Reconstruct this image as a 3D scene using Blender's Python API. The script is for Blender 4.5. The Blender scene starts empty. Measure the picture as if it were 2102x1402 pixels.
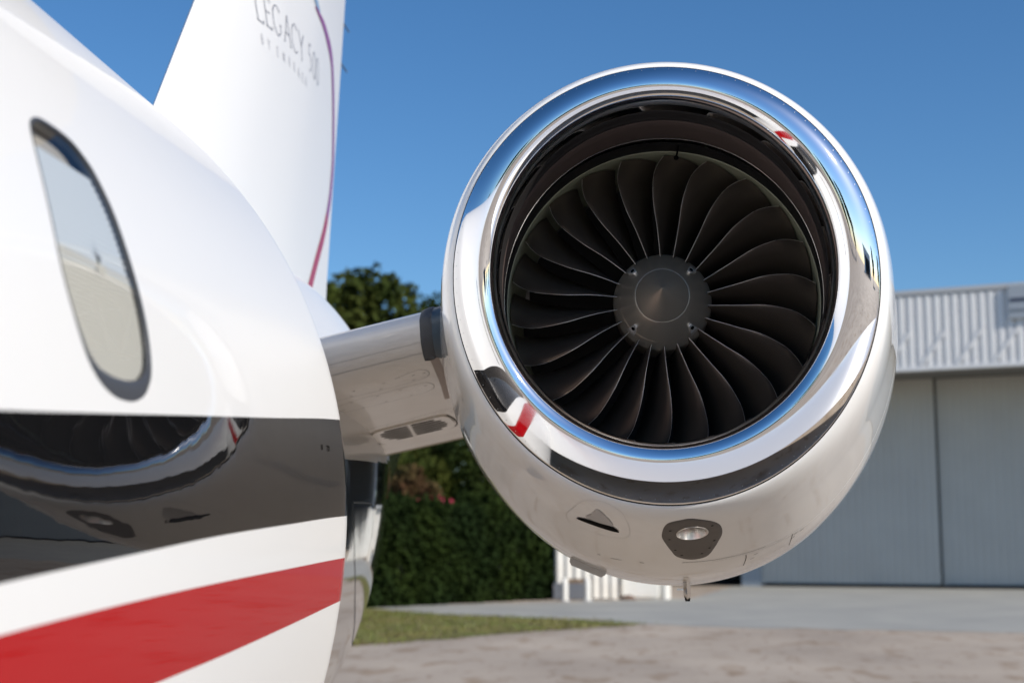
import bpy, bmesh, math, random
import numpy as np
from mathutils import Vector, Matrix, noise
random.seed(7); rng = np.random.default_rng(7)
scene = bpy.context.scene
col = scene.collection
R = math.radians

# ------------------------------------------------------------------ camera
cam = bpy.data.objects.new("camera", bpy.data.cameras.new("camera")); col.objects.link(cam)
cam.location = (0, 0, 1.7)
cam.rotation_euler = (R(90 + 8.166), 0, R(6.0))
cam.data.lens = 50; cam.data.sensor_width = 36
cam.data.clip_start = 0.05; cam.data.clip_end = 3000
cam.data.dof.use_dof = True
cam.data.dof.focus_distance = 3.85
cam.data.dof.aperture_fstop = 3.0
scene.camera = cam
# ------------------------------------------------------------------ sky, sun, exposure
SUN = Vector((0.72, -0.46, 0.51)).normalized()
w = bpy.data.worlds.new("World"); scene.world = w; w.use_nodes = True
nt = w.node_tree; nt.nodes.clear()
sky = nt.nodes.new("ShaderNodeTexSky"); sky.sky_type = 'NISHITA'; sky.sun_disc = False
sky.sun_elevation = math.asin(SUN.z); sky.sun_rotation = math.atan2(SUN.x, SUN.y)
sky.altitude = 0; sky.air_density = 1.0; sky.dust_density = 0.35; sky.ozone_density = 5.0
bg = nt.nodes.new("ShaderNodeBackground"); bg.inputs[1].default_value = 0.088
out = nt.nodes.new("ShaderNodeOutputWorld")
hs = nt.nodes.new("ShaderNodeHueSaturation"); hs.inputs["Saturation"].default_value = 1.16
nt.links.new(sky.outputs[0], hs.inputs["Color"]); nt.links.new(hs.outputs[0], bg.inputs[0]); nt.links.new(bg.outputs[0], out.inputs[0])
sl = bpy.data.lights.new("sun", 'SUN'); sl.energy = 3.8; sl.angle = R(0.5); sl.color = (1.0, 0.93, 0.84)
so = bpy.data.objects.new("sun", sl); col.objects.link(so); so.location = (20, -10, 20)
so.rotation_euler = SUN.to_track_quat('Z', 'Y').to_euler()
scene.view_settings.view_transform = 'Standard'; scene.view_settings.look = 'None'
scene.view_settings.exposure = 0.5; scene.view_settings.gamma = 1; scene.view_settings.use_curve_mapping = False
scene.render.engine = 'CYCLES'
scene.cycles.use_denoising = True
scene.cycles.max_bounces = 8; scene.cycles.glossy_bounces = 6
scene.cycles.sample_clamp_indirect = 6
scene.cycles.caustics_reflective = False

# ------------------------------------------------------------------ materials
def mat(name, color, rough=0.5, metal=0.0, coat=0.0, coat_rough=0.03, bump=None, vary=None, spec=0.5, trans=None):
    """bump=(scale, strength, distance)  vary=(scale, amount, second colour)"""
    m = bpy.data.materials.new(name); m.use_nodes = True
    n = m.node_tree; b = n.nodes["Principled BSDF"]
    b.inputs["Base Color"].default_value = (*color, 1); b.inputs["Roughness"].default_value = rough
    b.inputs["Metallic"].default_value = metal; b.inputs["Coat Weight"].default_value = coat
    b.inputs["Coat Roughness"].default_value = coat_rough; b.inputs["Specular IOR Level"].default_value = spec
    tc = n.nodes.new("ShaderNodeTexCoord")
    if vary:
        t = n.nodes.new("ShaderNodeTexNoise"); t.inputs["Scale"].default_value = vary[0]; t.inputs["Detail"].default_value = 6
        n.links.new(tc.outputs["Object"], t.inputs["Vector"])
        r = n.nodes.new("ShaderNodeValToRGB"); r.color_ramp.elements[0].position = 0.5 - vary[1]; r.color_ramp.elements[1].position = 0.5 + vary[1]
        r.color_ramp.elements[0].color = (*color, 1); r.color_ramp.elements[1].color = (*vary[2], 1)
        n.links.new(t.outputs["Fac"], r.inputs[0]); n.links.new(r.outputs[0], b.inputs["Base Color"])
    if bump:
        t = n.nodes.new("ShaderNodeTexNoise"); t.inputs["Scale"].default_value = bump[0]; t.inputs["Detail"].default_value = 3
        n.links.new(tc.outputs["Object"], t.inputs["Vector"])
        bp = n.nodes.new("ShaderNodeBump"); bp.inputs["Strength"].default_value = bump[1]; bp.inputs["Distance"].default_value = bump[2]
        n.links.new(t.outputs["Fac"], bp.inputs["Height"]); n.links.new(bp.outputs[0], b.inputs["Normal"])
        if coat: n.links.new(bp.outputs[0], b.inputs["Coat Normal"])
    return m

WHITE = mat("white_paint", (0.67, 0.665, 0.65), 0.38, coat=0.38, bump=(9, 0.25, 0.0012))
BLACK = mat("black_paint", (0.006, 0.006, 0.0065), 0.6, coat=1.0, coat_rough=0.015, bump=(7, 0.35, 0.0014), spec=0.0)
RED = mat("red_paint", (0.33, 0.003, 0.006), 0.6, coat=0.7, bump=(7, 0.3, 0.0014), spec=0.0)
COWL = mat("cowl_white_paint", (0.87, 0.865, 0.845), 0.3, coat=1.0, bump=(6, 0.15, 0.001), vary=(1.6, 0.16, (0.78, 0.76, 0.72)))
PYLW = mat("pylon_white_paint", (0.86, 0.82, 0.77), 0.34, coat=0.8, coat_rough=0.08, vary=(5, 0.25, (0.73, 0.69, 0.64)))
CHROME = mat("polished_lip_metal", (0.93, 0.93, 0.94), 0.04, metal=1.0, bump=(5, 0.08, 0.001))
def smear(m, lo, hi, sc):
    n = m.node_tree; t = n.nodes.new("ShaderNodeTexNoise"); t.inputs["Scale"].default_value = sc; t.inputs["Detail"].default_value = 9; t.inputs["Roughness"].default_value = 0.7
    tc = n.nodes.new("ShaderNodeTexCoord"); mp = n.nodes.new("ShaderNodeMapping"); mp.inputs["Scale"].default_value = (1, 0.35, 1.8); n.links.new(tc.outputs["Object"], mp.inputs[0]); n.links.new(mp.outputs[0], t.inputs["Vector"])
    mr = n.nodes.new("ShaderNodeMapRange"); mr.inputs[1].default_value = 0.45; mr.inputs[2].default_value = 0.75; mr.inputs[3].default_value = lo; mr.inputs[4].default_value = hi
    n.links.new(t.outputs["Fac"], mr.inputs[0]); n.links.new(mr.outputs[0], n.nodes["Principled BSDF"].inputs["Roughness"])
smear(CHROME, 0.022, 0.085, 7)
TAILMET = mat("polished_tail_metal", (0.80, 0.80, 0.79), 0.05, metal=0.97, bump=(4, 0.25, 0.002))
SEAM = mat("dark_seam", (0.004, 0.004, 0.004), 0.9, spec=0.05)
LINER = mat("inlet_liner", (0.125, 0.090, 0.080), 0.5, vary=(9, 0.2, (0.105, 0.078, 0.070)))
ACOU = mat("acoustic_black", (0.010, 0.010, 0.010), 0.6)
THROAT = mat("throat_dark_grey", (0.022, 0.020, 0.020), 0.42)
CASE = mat("fan_case_green", (0.42, 0.43, 0.30), 0.55, vary=(12, 0.2, (0.36, 0.37, 0.26)))
BLADE = mat("fan_blade_titanium", (0.18, 0.148, 0.12), 0.34, metal=0.6, vary=(6, 0.3, (0.145, 0.12, 0.10)), spec=0.3)
BEDGE = mat("blade_edge_metal", (0.95, 0.90, 0.84), 0.30, metal=0.7)
SPIN = mat("spinner_grey", (0.82, 0.74, 0.63), 0.31, metal=0.8, vary=(8, 0.3, (0.74, 0.67, 0.57)))
STEEL = mat("bright_steel", (0.72, 0.70, 0.67), 0.22, metal=1.0)
RUBBER = mat("grey_rubber_seal", (0.075, 0.078, 0.085), 0.6, bump=(30, 0.5, 0.002))
BROWN = mat("brown_gasket_plate", (0.105, 0.090, 0.078), 0.6, vary=(20, 0.2, (0.09, 0.078, 0.068)))
FRAME = mat("window_frame_grey", (0.045, 0.048, 0.055), 0.4)
BLIND = mat("window_blind", (0.68, 0.65, 0.60), 0.7)
CABIN = mat("cabin_beige", (0.42, 0.38, 0.34), 0.7)
NAVY = mat("navy_lettering", (0.02, 0.025, 0.06), 0.4)
PALE = mat("pale_grey_lettering", (0.22, 0.22, 0.25), 0.4)
BLUEP = mat("pale_blue_paint", (0.30, 0.42, 0.55), 0.3, coat=1)
OLIVE = mat("edge_primer", (0.36, 0.34, 0.20), 0.5)

def glass_mat():
    m = bpy.data.materials.new("window_glass"); m.use_nodes = True; n = m.node_tree; n.nodes.clear()
    o = n.nodes.new("ShaderNodeOutputMaterial"); mix = n.nodes.new("ShaderNodeMixShader")
    tr = n.nodes.new("ShaderNodeBsdfTransparent"); tr.inputs[0].default_value = (0.86, 0.88, 0.88, 1)
    gl = n.nodes.new("ShaderNodeBsdfGlossy"); gl.inputs["Roughness"].default_value = 0.03
    fr = n.nodes.new("ShaderNodeFresnel"); fr.inputs[0].default_value = 1.38
    n.links.new(fr.outputs[0], mix.inputs[0]); n.links.new(tr.outputs[0], mix.inputs[1]); n.links.new(gl.outputs[0], mix.inputs[2])
    n.links.new(mix.outputs[0], o.inputs[0]); return m
GLASS = glass_mat()

# ------------------------------------------------------------------ object helpers
def tag(o, label=None, cat=None, group=None, kind=None):
    for k, v in (("label", label), ("category", cat), ("group", group), ("kind", kind)):
        if v: o[k] = v
    return o
def empty(name, loc, label, cat, group=None, rz=0):
    o = bpy.data.objects.new(name, None); col.objects.link(o); o.location = loc; o.rotation_euler = (0, 0, rz)
    o.empty_display_size = 0.2
    return tag(o, label, cat, group)
def link(name, me, mats, parent=None, world=True):
    for m in (mats if isinstance(mats, (list, tuple)) else [mats]):
        if m.name not in [x.name for x in me.materials if x]: me.materials.append(m)
    o = bpy.data.objects.new(name, me); col.objects.link(o)
    if parent:
        o.parent = parent
    return o
def wmat(o):
    m = Matrix.Translation(o.location) @ o.rotation_euler.to_matrix().to_4x4()
    return wmat(o.parent) @ m if o.parent else m
def mesh(name, verts, faces, mats, parent=None, smooth=True, midx=None, sharp=None, world=True):
    """verts in world coordinates; the parent's transform is taken out when world"""
    me = bpy.data.meshes.new(name)
    if parent and world:
        inv = wmat(parent).inverted(); verts = [inv @ Vector(v) for v in verts]
    me.from_pydata([tuple(v) for v in verts], [], faces)
    if smooth: me.shade_smooth()
    if midx is not None:
        me.polygons.foreach_set("material_index", midx)
    o = link(name, me, mats, parent)
    if sharp: me.set_sharp_from_angle(angle=R(sharp))
    return o
def grid(P, close_i=False, close_j=False, flip=False):
    ni, nj = len(P), len(P[0]); v = [p for row in P for p in row]; f = []
    for i in range(ni if close_i else ni - 1):
        for j in range(nj if close_j else nj - 1):
            a, b = i * nj + j, i * nj + (j + 1) % nj; c, d = ((i + 1) % ni) * nj + (j + 1) % nj, ((i + 1) % ni) * nj + j
            f.append((a, d, c, b) if flip else (a, b, c, d))
    return v, f
def boxv(x0, x1, y0, y1, z0, z1):
    v = [(x, y, z) for z in (z0, z1) for y in (y0, y1) for x in (x0, x1)]
    f = [(0, 2, 3, 1), (4, 5, 7, 6), (0, 1, 5, 4), (2, 6, 7, 3), (0, 4, 6, 2), (1, 3, 7, 5)]
    return v, f
def join(parts):
    V, Fc = [], []
    for v, f in parts:
        o = len(V); V += list(v); Fc += [tuple(i + o for i in q) for q in f]
    return V, Fc
def interp(tab, y):
    xs = [t[0] for t in tab]
    return float(np.interp(y, xs, [t[1] for t in tab]))
def smoothtab(tab, n=400):
    """monotone cubic through a table"""
    xs = np.array([t[0] for t in tab], float); ys = np.array([t[1] for t in tab], float)
    h = np.diff(xs); d = np.diff(ys) / h; m = np.zeros(len(xs)); m[0] = d[0]; m[-1] = d[-1]
    for i in range(1, len(xs) - 1):
        m[i] = 0 if d[i-1] * d[i] <= 0 else 2 / (1 / d[i-1] + 1 / d[i]) if True else 0
    def f(x):
        x = min(max(x, xs[0]), xs[-1]); i = min(max(int(np.searchsorted(xs, x, side='right')) - 1, 0), len(xs) - 2)
        t = (x - xs[i]) / h[i]
        return float((2*t**3 - 3*t**2 + 1) * ys[i] + (t**3 - 2*t**2 + t) * h[i] * m[i] + (-2*t**3 + 3*t**2) * ys[i+1] + (t**3 - t**2) * h[i] * m[i+1])
    return f
def tube(pts, rad, n=8, cap=True):
    pts = [Vector(p) for p in pts]; rows = []
    for i, p in enumerate(pts):
        d = (pts[min(i + 1, len(pts) - 1)] - pts[max(i - 1, 0)]).normalized()
        a = d.cross(Vector((0, 0, 1)) if abs(d.z) < 0.9 else Vector((1, 0, 0))).normalized(); b = d.cross(a)
        r = rad[i] if isinstance(rad, (list, tuple)) else rad
        rows.append([p + (a * math.cos(t) + b * math.sin(t)) * r for t in [2 * math.pi * k / n for k in range(n)]])
    v, f = grid(rows, close_j=True)
    if cap: f += [tuple(range(n)), tuple((len(pts) - 1) * n + k for k in reversed(range(n)))]
    return v, f

#GEO-BEGIN  shape functions of the aircraft (metres; x right, y aft, z up)
FX = -1.97
_w = smoothtab([(-9.5, 0.25), (-8.5, 0.75), (-7, 1.12), (-5.5, 1.24), (3.26, 1.24), (3.45, 1.165), (3.8, 1.03), (4.3, 0.95), (5.0, 0.89), (5.6, 0.84), (6.1, 0.780), (6.6, 0.695), (7.5, 0.52), (9.0, 0.26), (10.2, 0.10)])
_zc = smoothtab([(-9.5, 1.35), (-7, 1.62), (-5, 1.77), (3.3, 1.77), (6, 2.0), (10.2, 2.45)])
_ru = smoothtab([(-9.5, 0.22), (-8.5, 0.55), (-7, 0.95), (-5, 1.24), (3.26, 1.24), (3.6, 1.16), (4.5, 1.04), (6, 1.0), (8, 0.72), (10.2, 0.12)])
_rd = smoothtab([(-9.5, 0.22), (-8.5, 0.62), (-7, 1.0), (-5, 1.24), (-3, 1.40), (3.3, 1.40), (4.5, 1.34), (6, 1.28), (7, 1.15), (8.5, 0.8), (10.2, 0.18)])
def fus(y, th, off=0.0):
    """point of the fuselage skin; th in degrees, 0 = the side facing +x"""
    t = math.radians(th); w_, r_ = _w(y), (_ru(y) if t >= 0 else _rd(y))
    c, s = math.cos(t), math.sin(t)
    n = math.hypot(c / w_, s / r_)
    return (FX + w_ * c + off * (c / w_) / n, y, _zc(y) + r_ * s + off * (s / r_) / n)
_b1 = smoothtab([(-9.5, -8), (-6, -4), (-2, -2), (0.5, 0.4), (1.51, 3.67), (1.79, 4.71), (2.19, 6.24), (2.63, 7.9), (3.23, 10.2), (3.9, 12.0), (5, 8), (6, 3), (7, 0), (10.2, 0)])
_b2 = smoothtab([(-9.5, -22), (-6, -19), (-2, -15), (0.5, -9), (1.54, -5.15), (1.98, -3.62), (2.31, -2.5), (2.78, -1.25), (3.21, -0.19), (4, 1.0), (10.2, -1)])
_b3 = smoothtab([(-9.5, -26), (-6, -23), (-2, -18), (0.5, -11.5), (1.56, -7.81), (2.0, -6.7), (2.34, -6.03), (2.81, -5.24), (3.2, -4.6), (4, -3.6), (10.2, -3)])
_b4 = smoothtab([(-9.5, -34), (-6, -31), (-2, -26), (0.5, -17.5), (1.5, -14.4), (2.1, -12.68), (2.41, -11.88), (2.87, -10.44), (3.25, -9.14), (4, -7), (10.2, -5)])
# engine
EX, EZ = 0.008, 2.380
YH, RH = 3.50, 0.461     # highlight
YJ, RJ = 3.525, 0.524     # joint of polished lip and painted cowl
_cowl = smoothtab([(3.525, 0.524), (3.530, 0.5305), (3.545, 0.5425), (3.57, 0.5535), (3.62, 0.567), (3.70, 0.583), (3.80, 0.5985), (3.92, 0.6175), (4.05, 0.638), (4.2, 0.660), (4.35, 0.675), (4.6, 0.689), (4.9, 0.692), (5.3, 0.675), (6.0, 0.60), (6.7, 0.49)])
_bul = smoothtab([(3.525, 0.048), (3.60, 0.056), (3.80, 0.070), (4.05, 0.090), (4.3, 0.103), (4.6, 0.108), (5.0, 0.10), (5.6, 0.07), (6.7, 0.0)])
def nac(y, r, th, bulge=True, scarf=True):
    """th radians: 0 = right (+x), pi/2 = up"""
    up = math.sin(th)
    if bulge:
        b = 0.008 * max(0, (r - 0.4185) / 0.0425) if r < RH else (0.008 + 0.040 * min(1, (r - RH) / (RJ - RH)) if y <= YJ else _bul(y))
        d = abs((th - math.radians(-80) + math.pi) % (2 * math.pi) - math.pi)
        f_ = 1.012 if not scarf else (1.012 - (0.022 * max(0, min(1, (r - 0.4185) / 0.05)) + 0.018 * max(0, min(1, (r - 0.468) / 0.05))) * max(0.0, min(1.0, 0.5 + up)))
        r = r + b * math.cos(d / 2) ** 6
    else: f_ = 1.012 if scarf else 1.0
    k = 0.12 * max(0.0, min(1.0, (4.2 - y) / 0.5)) if scarf else 0.0
    rz = r * f_
    return (EX + r * math.cos(th), y - k * r * up, EZ + rz * up)
def cowlp(y, thd, off=0.0):
    return nac(y, _cowl(y) + off, math.radians(thd))
# pylon: x from root to tip, s = chord fraction, side +1 upper / -1 lower
_pu = smoothtab([(0, 0), (0.012, 0.026), (0.04, 0.047), (0.1, 0.066), (0.3, 0.085), (0.6, 0.06), (1, 0.010)])
_pl = smoothtab([(0, 0), (0.006, -0.035), (0.02, -0.068), (0.045, -0.093), (0.09, -0.108), (0.16, -0.108), (0.3, -0.090), (0.6, -0.045), (1, -0.004)])
def pyl(x, s, side, off=0.0):
    y0 = 4.32; y1 = 6.15
    zl = 2.401 + (x + 0.716) * 0.235; zt = zl - 0.200 - (x + 0.84) * 0.02
    z = zl + (zt - zl) * s + (_pu(s) if side > 0 else _pl(s)) + off * side
    return (x, y0 + (y1 - y0) * s, z)
# fin
def fin_le(z): return 5.25 + (z - 3.433) * 0.725
def fin_te(z): return 8.12 + (z - 3.18) * 0.19 if z > 3.18 else 8.12
_ft = smoothtab([(0, 0), (0.02, 0.035), (0.1, 0.085), (0.3, 0.135), (0.5, 0.13), (0.75, 0.08), (1, 0.012)])
def fin(y, z, off=0.0):
    a, b = fin_le(z), fin_te(z); s = min(max((y - a) / (b - a), 0), 1)
    return (FX + _ft(s) * (1 - 0.06 * (z - 3.2)) + off, y, z)
#GEO-END

# ------------------------------------------------------------------ ground
def ground_mat():
    m = bpy.data.materials.new("weathered_concrete"); m.use_nodes = True; n = m.node_tree; b = n.nodes["Principled BSDF"]
    b.inputs["Roughness"].default_value = 0.88
    tc = n.nodes.new("ShaderNodeTexCoord")
    def noise_(sc, det, vec=None, stretch=None):
        t = n.nodes.new("ShaderNodeTexNoise"); t.inputs["Scale"].default_value = sc; t.inputs["Detail"].default_value = det
        src = tc.outputs["Object"]
        if stretch:
            mp = n.nodes.new("ShaderNodeMapping"); mp.inputs["Scale"].default_value = stretch; mp.inputs["Rotation"].default_value = (0, 0, -0.05)
            n.links.new(src, mp.inputs[0]); src = mp.outputs[0]
        n.links.new(src, t.inputs["Vector"]); return t
    t1 = noise_(0.45, 9, stretch=(0.9, 0.6, 1)); r1 = n.nodes.new("ShaderNodeValToRGB")
    r1.color_ramp.elements[0].position = 0.32; r1.color_ramp.elements[1].position = 0.68
    r1.color_ramp.elements[0].color = (0.32, 0.262, 0.205, 1); r1.color_ramp.elements[1].color = (0.44, 0.368, 0.290, 1)
    n.links.new(t1.outputs["Fac"], r1.inputs[0])
    t2 = noise_(1.8, 6, stretch=(1.0, 0.40, 1)); r2 = n.nodes.new("ShaderNodeValToRGB")
    r2.color_ramp.elements[0].position = 0.55; r2.color_ramp.elements[1].position = 0.67
    r2.color_ramp.elements[0].color = (1, 1, 1, 1); r2.color_ramp.elements[1].color = (0.68, 0.58, 0.47, 1)
    n.links.new(t2.outputs["Fac"], r2.inputs[0])
    mx = n.nodes.new("ShaderNodeMix"); mx.data_type = 'RGBA'; mx.blend_type = 'MULTIPLY'; mx.inputs[0].default_value = 0.8
    n.links.new(r1.outputs[0], mx.inputs[6]); n.links.new(r2.outputs[0], mx.inputs[7]); t4 = noise_(4.5, 4, stretch=(1.3, 0.30, 1)); r4 = n.nodes.new("ShaderNodeValToRGB")
    r4.color_ramp.elements[0].position = 0.60; r4.color_ramp.elements[1].position = 0.70
    r4.color_ramp.elements[0].color = (1, 1, 1, 1); r4.color_ramp.elements[1].color = (0.60, 0.49, 0.38, 1)
    n.links.new(t4.outputs["Fac"], r4.inputs[0])
    mx2 = n.nodes.new("ShaderNodeMix"); mx2.data_type = 'RGBA'; mx2.blend_type = 'MULTIPLY'; mx2.inputs[0].default_value = 0.75
    n.links.new(mx.outputs[2], mx2.inputs[6]); n.links.new(r4.outputs[0], mx2.inputs[7]); n.links.new(mx2.outputs[2], b.inputs["Base Color"])
    t3 = noise_(60, 5); bp = n.nodes.new("ShaderNodeBump"); bp.inputs["Strength"].default_value = 0.4; bp.inputs["Distance"].default_value = 0.01
    n.links.new(t3.outputs["Fac"], bp.inputs["Height"]); n.links.new(bp.outputs[0], b.inputs["Normal"])
    return m
CONC = ground_mat()
ROADM = mat("blue_grey_asphalt", (0.37, 0.36, 0.32), 0.85, vary=(0.5, 0.25, (0.27, 0.268, 0.245)), bump=(50, 0.4, 0.01))
PATHM = mat("pale_path_concrete", (0.42, 0.40, 0.36), 0.85, vary=(2, 0.3, (0.30, 0.28, 0.25)))
SOIL = mat("grass_soil", (0.115, 0.115, 0.030), 0.9, vary=(0.9, 0.25, (0.17, 0.105, 0.035)))
ang = [2 * math.pi * k / 96 for k in range(96)]
rings = [0.0, 8, 20, 45, 90, 200, 450, 1100]
P = [[(r * math.cos(a), r * math.sin(a), 0) for a in ang] for r in rings[1:]]
v, f = grid(P, close_j=True, flip=True); v.append((0, 0, 0)); c0 = len(v) - 1
f += [(c0, k, (k + 1) % 96) for k in range(96)]
tag(mesh("concrete_apron", v, f, CONC, smooth=False), kind="structure")
def sheet(name, pts, z, m, extra=None):
    q_ = []
    for (x1, y1), (x2, y2) in zip(pts, pts[1:] + pts[:1]):
        L_ = math.hypot(x2 - x1, y2 - y1); k_ = max(1, min(60, int(L_ / 0.45))); j_ = 0.10 if L_ < 9 else 0.0
        for i_ in range(k_):
            t_ = i_ / k_; q_.append((x1 + (x2 - x1) * t_ + random.gauss(0, j_), y1 + (y2 - y1) * t_ + random.gauss(0, j_ * 1.6)))
    pts = q_
    bm = bmesh.new(); vs = [bm.verts.new((x, y, z)) for x, y in pts]; fa = bm.faces.new(vs)
    if fa.normal.z < 0: fa.normal_flip()
    bm.normal_update()
    if fa.normal.z < 0: fa.normal_flip()
    bmesh.ops.triangulate(bm, faces=bm.faces[:]); me = bpy.data.meshes.new(name); bm.to_mesh(me); bm.free()
    return tag(link(name, me, m), kind="structure")
sheet("taxiway_asphalt", [(-60, 42), (-30, 42.6), (-9, 40.2), (-3.3, 43.6), (1, 48), (3.0, 62.4), (60, 42), (60, 31.5), (22, 30.6), (7, 29.6), (1.4, 30.9), (-0.3, 31.6), (-1.2, 33.3), (-3.0, 34.6), (-5.6, 36.0), (-8.1, 38.2), (-60, 41)], 0.004, ROADM)
GRASS_PTS = [(-40, 46), (-12, 41.8), (-8.1, 38.9), (-5.57, 35.7), (-3.04, 34.3), (-1.2, 32.9), (-0.5, 31.9), (-0.9, 31.0), (-2.1, 29.6), (-4.12, 26.4), (-5.2, 24.6), (-12, 19), (-40, 14)]
sheet("grass_verge", GRASS_PTS, 0.010, SOIL)
def inside(pts, x, y):
    c = False; n_ = len(pts)
    for i in range(n_):
        x1, y1 = pts[i]; x2, y2 = pts[(i + 1) % n_]
        if (y1 > y) != (y2 > y) and x < (x2 - x1) * (y - y1) / (y2 - y1) + x1: c = not c
    return c
GRASSM = mat("mown_grass", (0.095, 0.14, 0.020), 0.6, vary=(0.6, 0.2, (0.17, 0.155, 0.035)))
v, f = [], []
while len(f) < 26000:
    x = random.uniform(-13, 0); y = random.uniform(19, 43)
    if not inside(GRASS_PTS, x + random.gauss(0, 0.22), y + random.gauss(0, 0.35)): continue
    h = random.uniform(0.02, 0.06); a = random.uniform(0, math.pi); dx, dy = 0.014 * math.cos(a), 0.014 * math.sin(a)
    k = len(v); v += [(x - dx, y - dy, 0.01), (x + dx, y + dy, 0.01), (x + random.uniform(-.03, .03), y + random.uniform(-.03, .03), 0.01 + h)]; f.append((k, k + 1, k + 2))
tag(mesh("grass", v, f, GRASSM, smooth=False), "short olive green grass of the verge beyond the apron", "grass", kind="stuff")

# ------------------------------------------------------------------ aircraft
jet = empty("business_jet", (-1.97, 0, 0), "white business jet with black and red side stripes and a polished engine intake", "airplane")
PARTS = jet
# --- fuselage skin with the window opening
WIN_OUT = [(1.77, 23.6), (1.80, 24.1), (1.833, 24.23), (1.875, 24.2), (1.911, 23.94), (1.94, 23.2), (1.960, 22.3), (1.984, 19.94), (1.998, 16.83), (2.01, 13.4), (2.013, 10.65), (2.006, 8.57), (1.990, 7.5), (1.965, 6.65), (1.925, 6.12), (1.89, 6.02), (1.855, 6.1), (1.82, 6.5), (1.79, 7.2), (1.764, 8.38), (1.739, 10.6), (1.723, 13.33), (1.724, 16.26), (1.731, 19.2), (1.741, 21.64), (1.752, 22.9)]
def _glassloop():
    out_ = []
    for y, t in WIN_OUT:
        dy, dt = y - 1.872, (t - 15.2)
        q = max(0.0, -dt / 9.2); up = max(0.0, dt / 9.0)
        out_.append((1.872 + dy * (1 - 0.025 - 0.07 * q * q), 15.2 + dt * (1 - 0.020 * up - 0.145 * q ** 3)))
    return out_
WIN_GL = _glassloop()
def densify(loop, n):
    pts = np.array(loop); d = np.vstack([pts, pts[:1]]); 
    # closed Catmull-Rom, then resampled by length (theta degrees weigh as 0.0216 m)
    out_ = []
    N = len(pts)
    for i in range(N):
        p0, p1, p2, p3 = pts[i-1], pts[i], pts[(i+1) % N], pts[(i+2) % N]
        for t in np.linspace(0, 1, 12, endpoint=False):
            out_.append(0.5 * ((2*p1) + (-p0+p2)*t + (2*p0-5*p1+4*p2-p3)*t*t + (-p0+3*p1-3*p2+p3)*t**3))
    o = np.array(out_); sc = o * np.array([1, 0.0216]); L = np.r_[0, np.cumsum(np.linalg.norm(np.diff(np.vstack([sc, sc[:1]]), axis=0), axis=1))]
    q = np.linspace(0, L[-1], n, endpoint=False); o2 = np.vstack([o, o[:1]])
    return [(float(np.interp(a, L, o2[:, 0])), float(np.interp(a, L, o2[:, 1]))) for a in q]
WY0, WY1 = 1.60, 2.12
ys = sorted(set([round(q, 4) for q in list(np.arange(-9.5, -5, 0.18)) + list(np.arange(-5, 1.6, 0.15)) + list(np.linspace(WY0, WY1, 27)) + list(np.arange(2.16, 3.2, 0.05)) + list(np.arange(3.2, 4.6, 0.025)) + list(np.arange(4.6, 10.21, 0.08)) + [10.2]]))
def band(a, b, n): return [(a, b, k / n) for k in range(n)]
def rows_at(y):
    b1, b2, b3, b4 = [q if q > 0 else q * 0.886 for q in (_b1(y), _b2(y), _b3(y), _b4(y))]
    r = []
    def seg(a, b, n): r.extend([a + (b - a) * k / n for k in range(n)])
    seg(-180, b4, 56); seg(b4, b3, 6); seg(b3, b2, 4); seg(b2, b1, 8); seg(b1, 30.0, 22); seg(30.0, 180.0, 70)
    return r
iB4, iB3, iB2, iB1, iT = 56, 62, 66, 74, 96
nth = len(rows_at(0)); V = [fus(y, t) for y in ys for t in rows_at(y)]; Fc, MI = [], []
i0, i1 = ys.index(round(WY0, 4)), ys.index(round(WY1, 4))
for i in range(len(ys) - 1):
    for j in range(nth):
        if i0 <= i < i1 and iB1 <= j < iT: continue
        a, b = i * nth + j, i * nth + (j + 1) % nth; Fc.append((a, a + nth, b + nth, b) if True else 0)
        ym = ys[i]
        k = 0
        if iB4 <= j < iB3: k = 2
        elif iB2 <= j < iB1: k = 1
        if ym >= 3.55:
            top = interp([(3.55, 9), (4.4, 7.0), (5.2, 5.0), (5.9, 3.0), (6.3, 2.0), (10, 0)], ym)
            tj = rows_at(ym)[j]
            k = 3 if -100 < tj < top else 0
        MI.append(k)
Fc += [tuple(range(nth)), tuple((len(ys) - 1) * nth + k for k in reversed(range(nth)))]; MI += [0, 0]
# ring of the opening: boundary indices counter-clockwise in (y, theta)
ring = [(i, iB1) for i in range(i0, i1)] + [(i1, j) for j in range(iB1, iT)] + [(i, iT) for i in range(i1, i0, -1)] + [(i0, j) for j in range(iT, iB1, -1)]
rb = [(ys[i], rows_at(ys[i])[j]) for i, j in ring]; NR = len(ring)
wo = densify(WIN_OUT, 720)
cy, ct = 1.872, 15.2
def angw(p): return math.atan2((p[1] - ct) * 0.0216, p[0] - cy)
wa = sorted([(angw(p), p) for p in wo]); A = np.array([a for a, _ in wa]); A = np.r_[A - 2*math.pi, A, A + 2*math.pi]; Pw = np.array([p for _, p in wa] * 3)
inner = [(float(np.interp(angw(q), A, Pw[:, 0])), float(np.interp(angw(q), A, Pw[:, 1]))) for q in rb]
prev = [i * nth + j for i, j in ring]
NRG = 7
for k in range(1, NRG + 1):
    t = (k / NRG); cur = []
    for q, n_ in zip(rb, inner):
        p = (q[0] + (n_[0] - q[0]) * t, q[1] + (n_[1] - q[1]) * t); cur.append(len(V)); V.append(fus(*p))
    for m_ in range(NR):
        Fc.append((prev[m_], prev[(m_ + 1) % NR], cur[(m_ + 1) % NR], cur[m_])); MI.append(0)
    prev = cur
fuselage = mesh("fuselage", V, Fc, [WHITE, BLACK, RED, TAILMET], jet, midx=MI)
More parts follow.
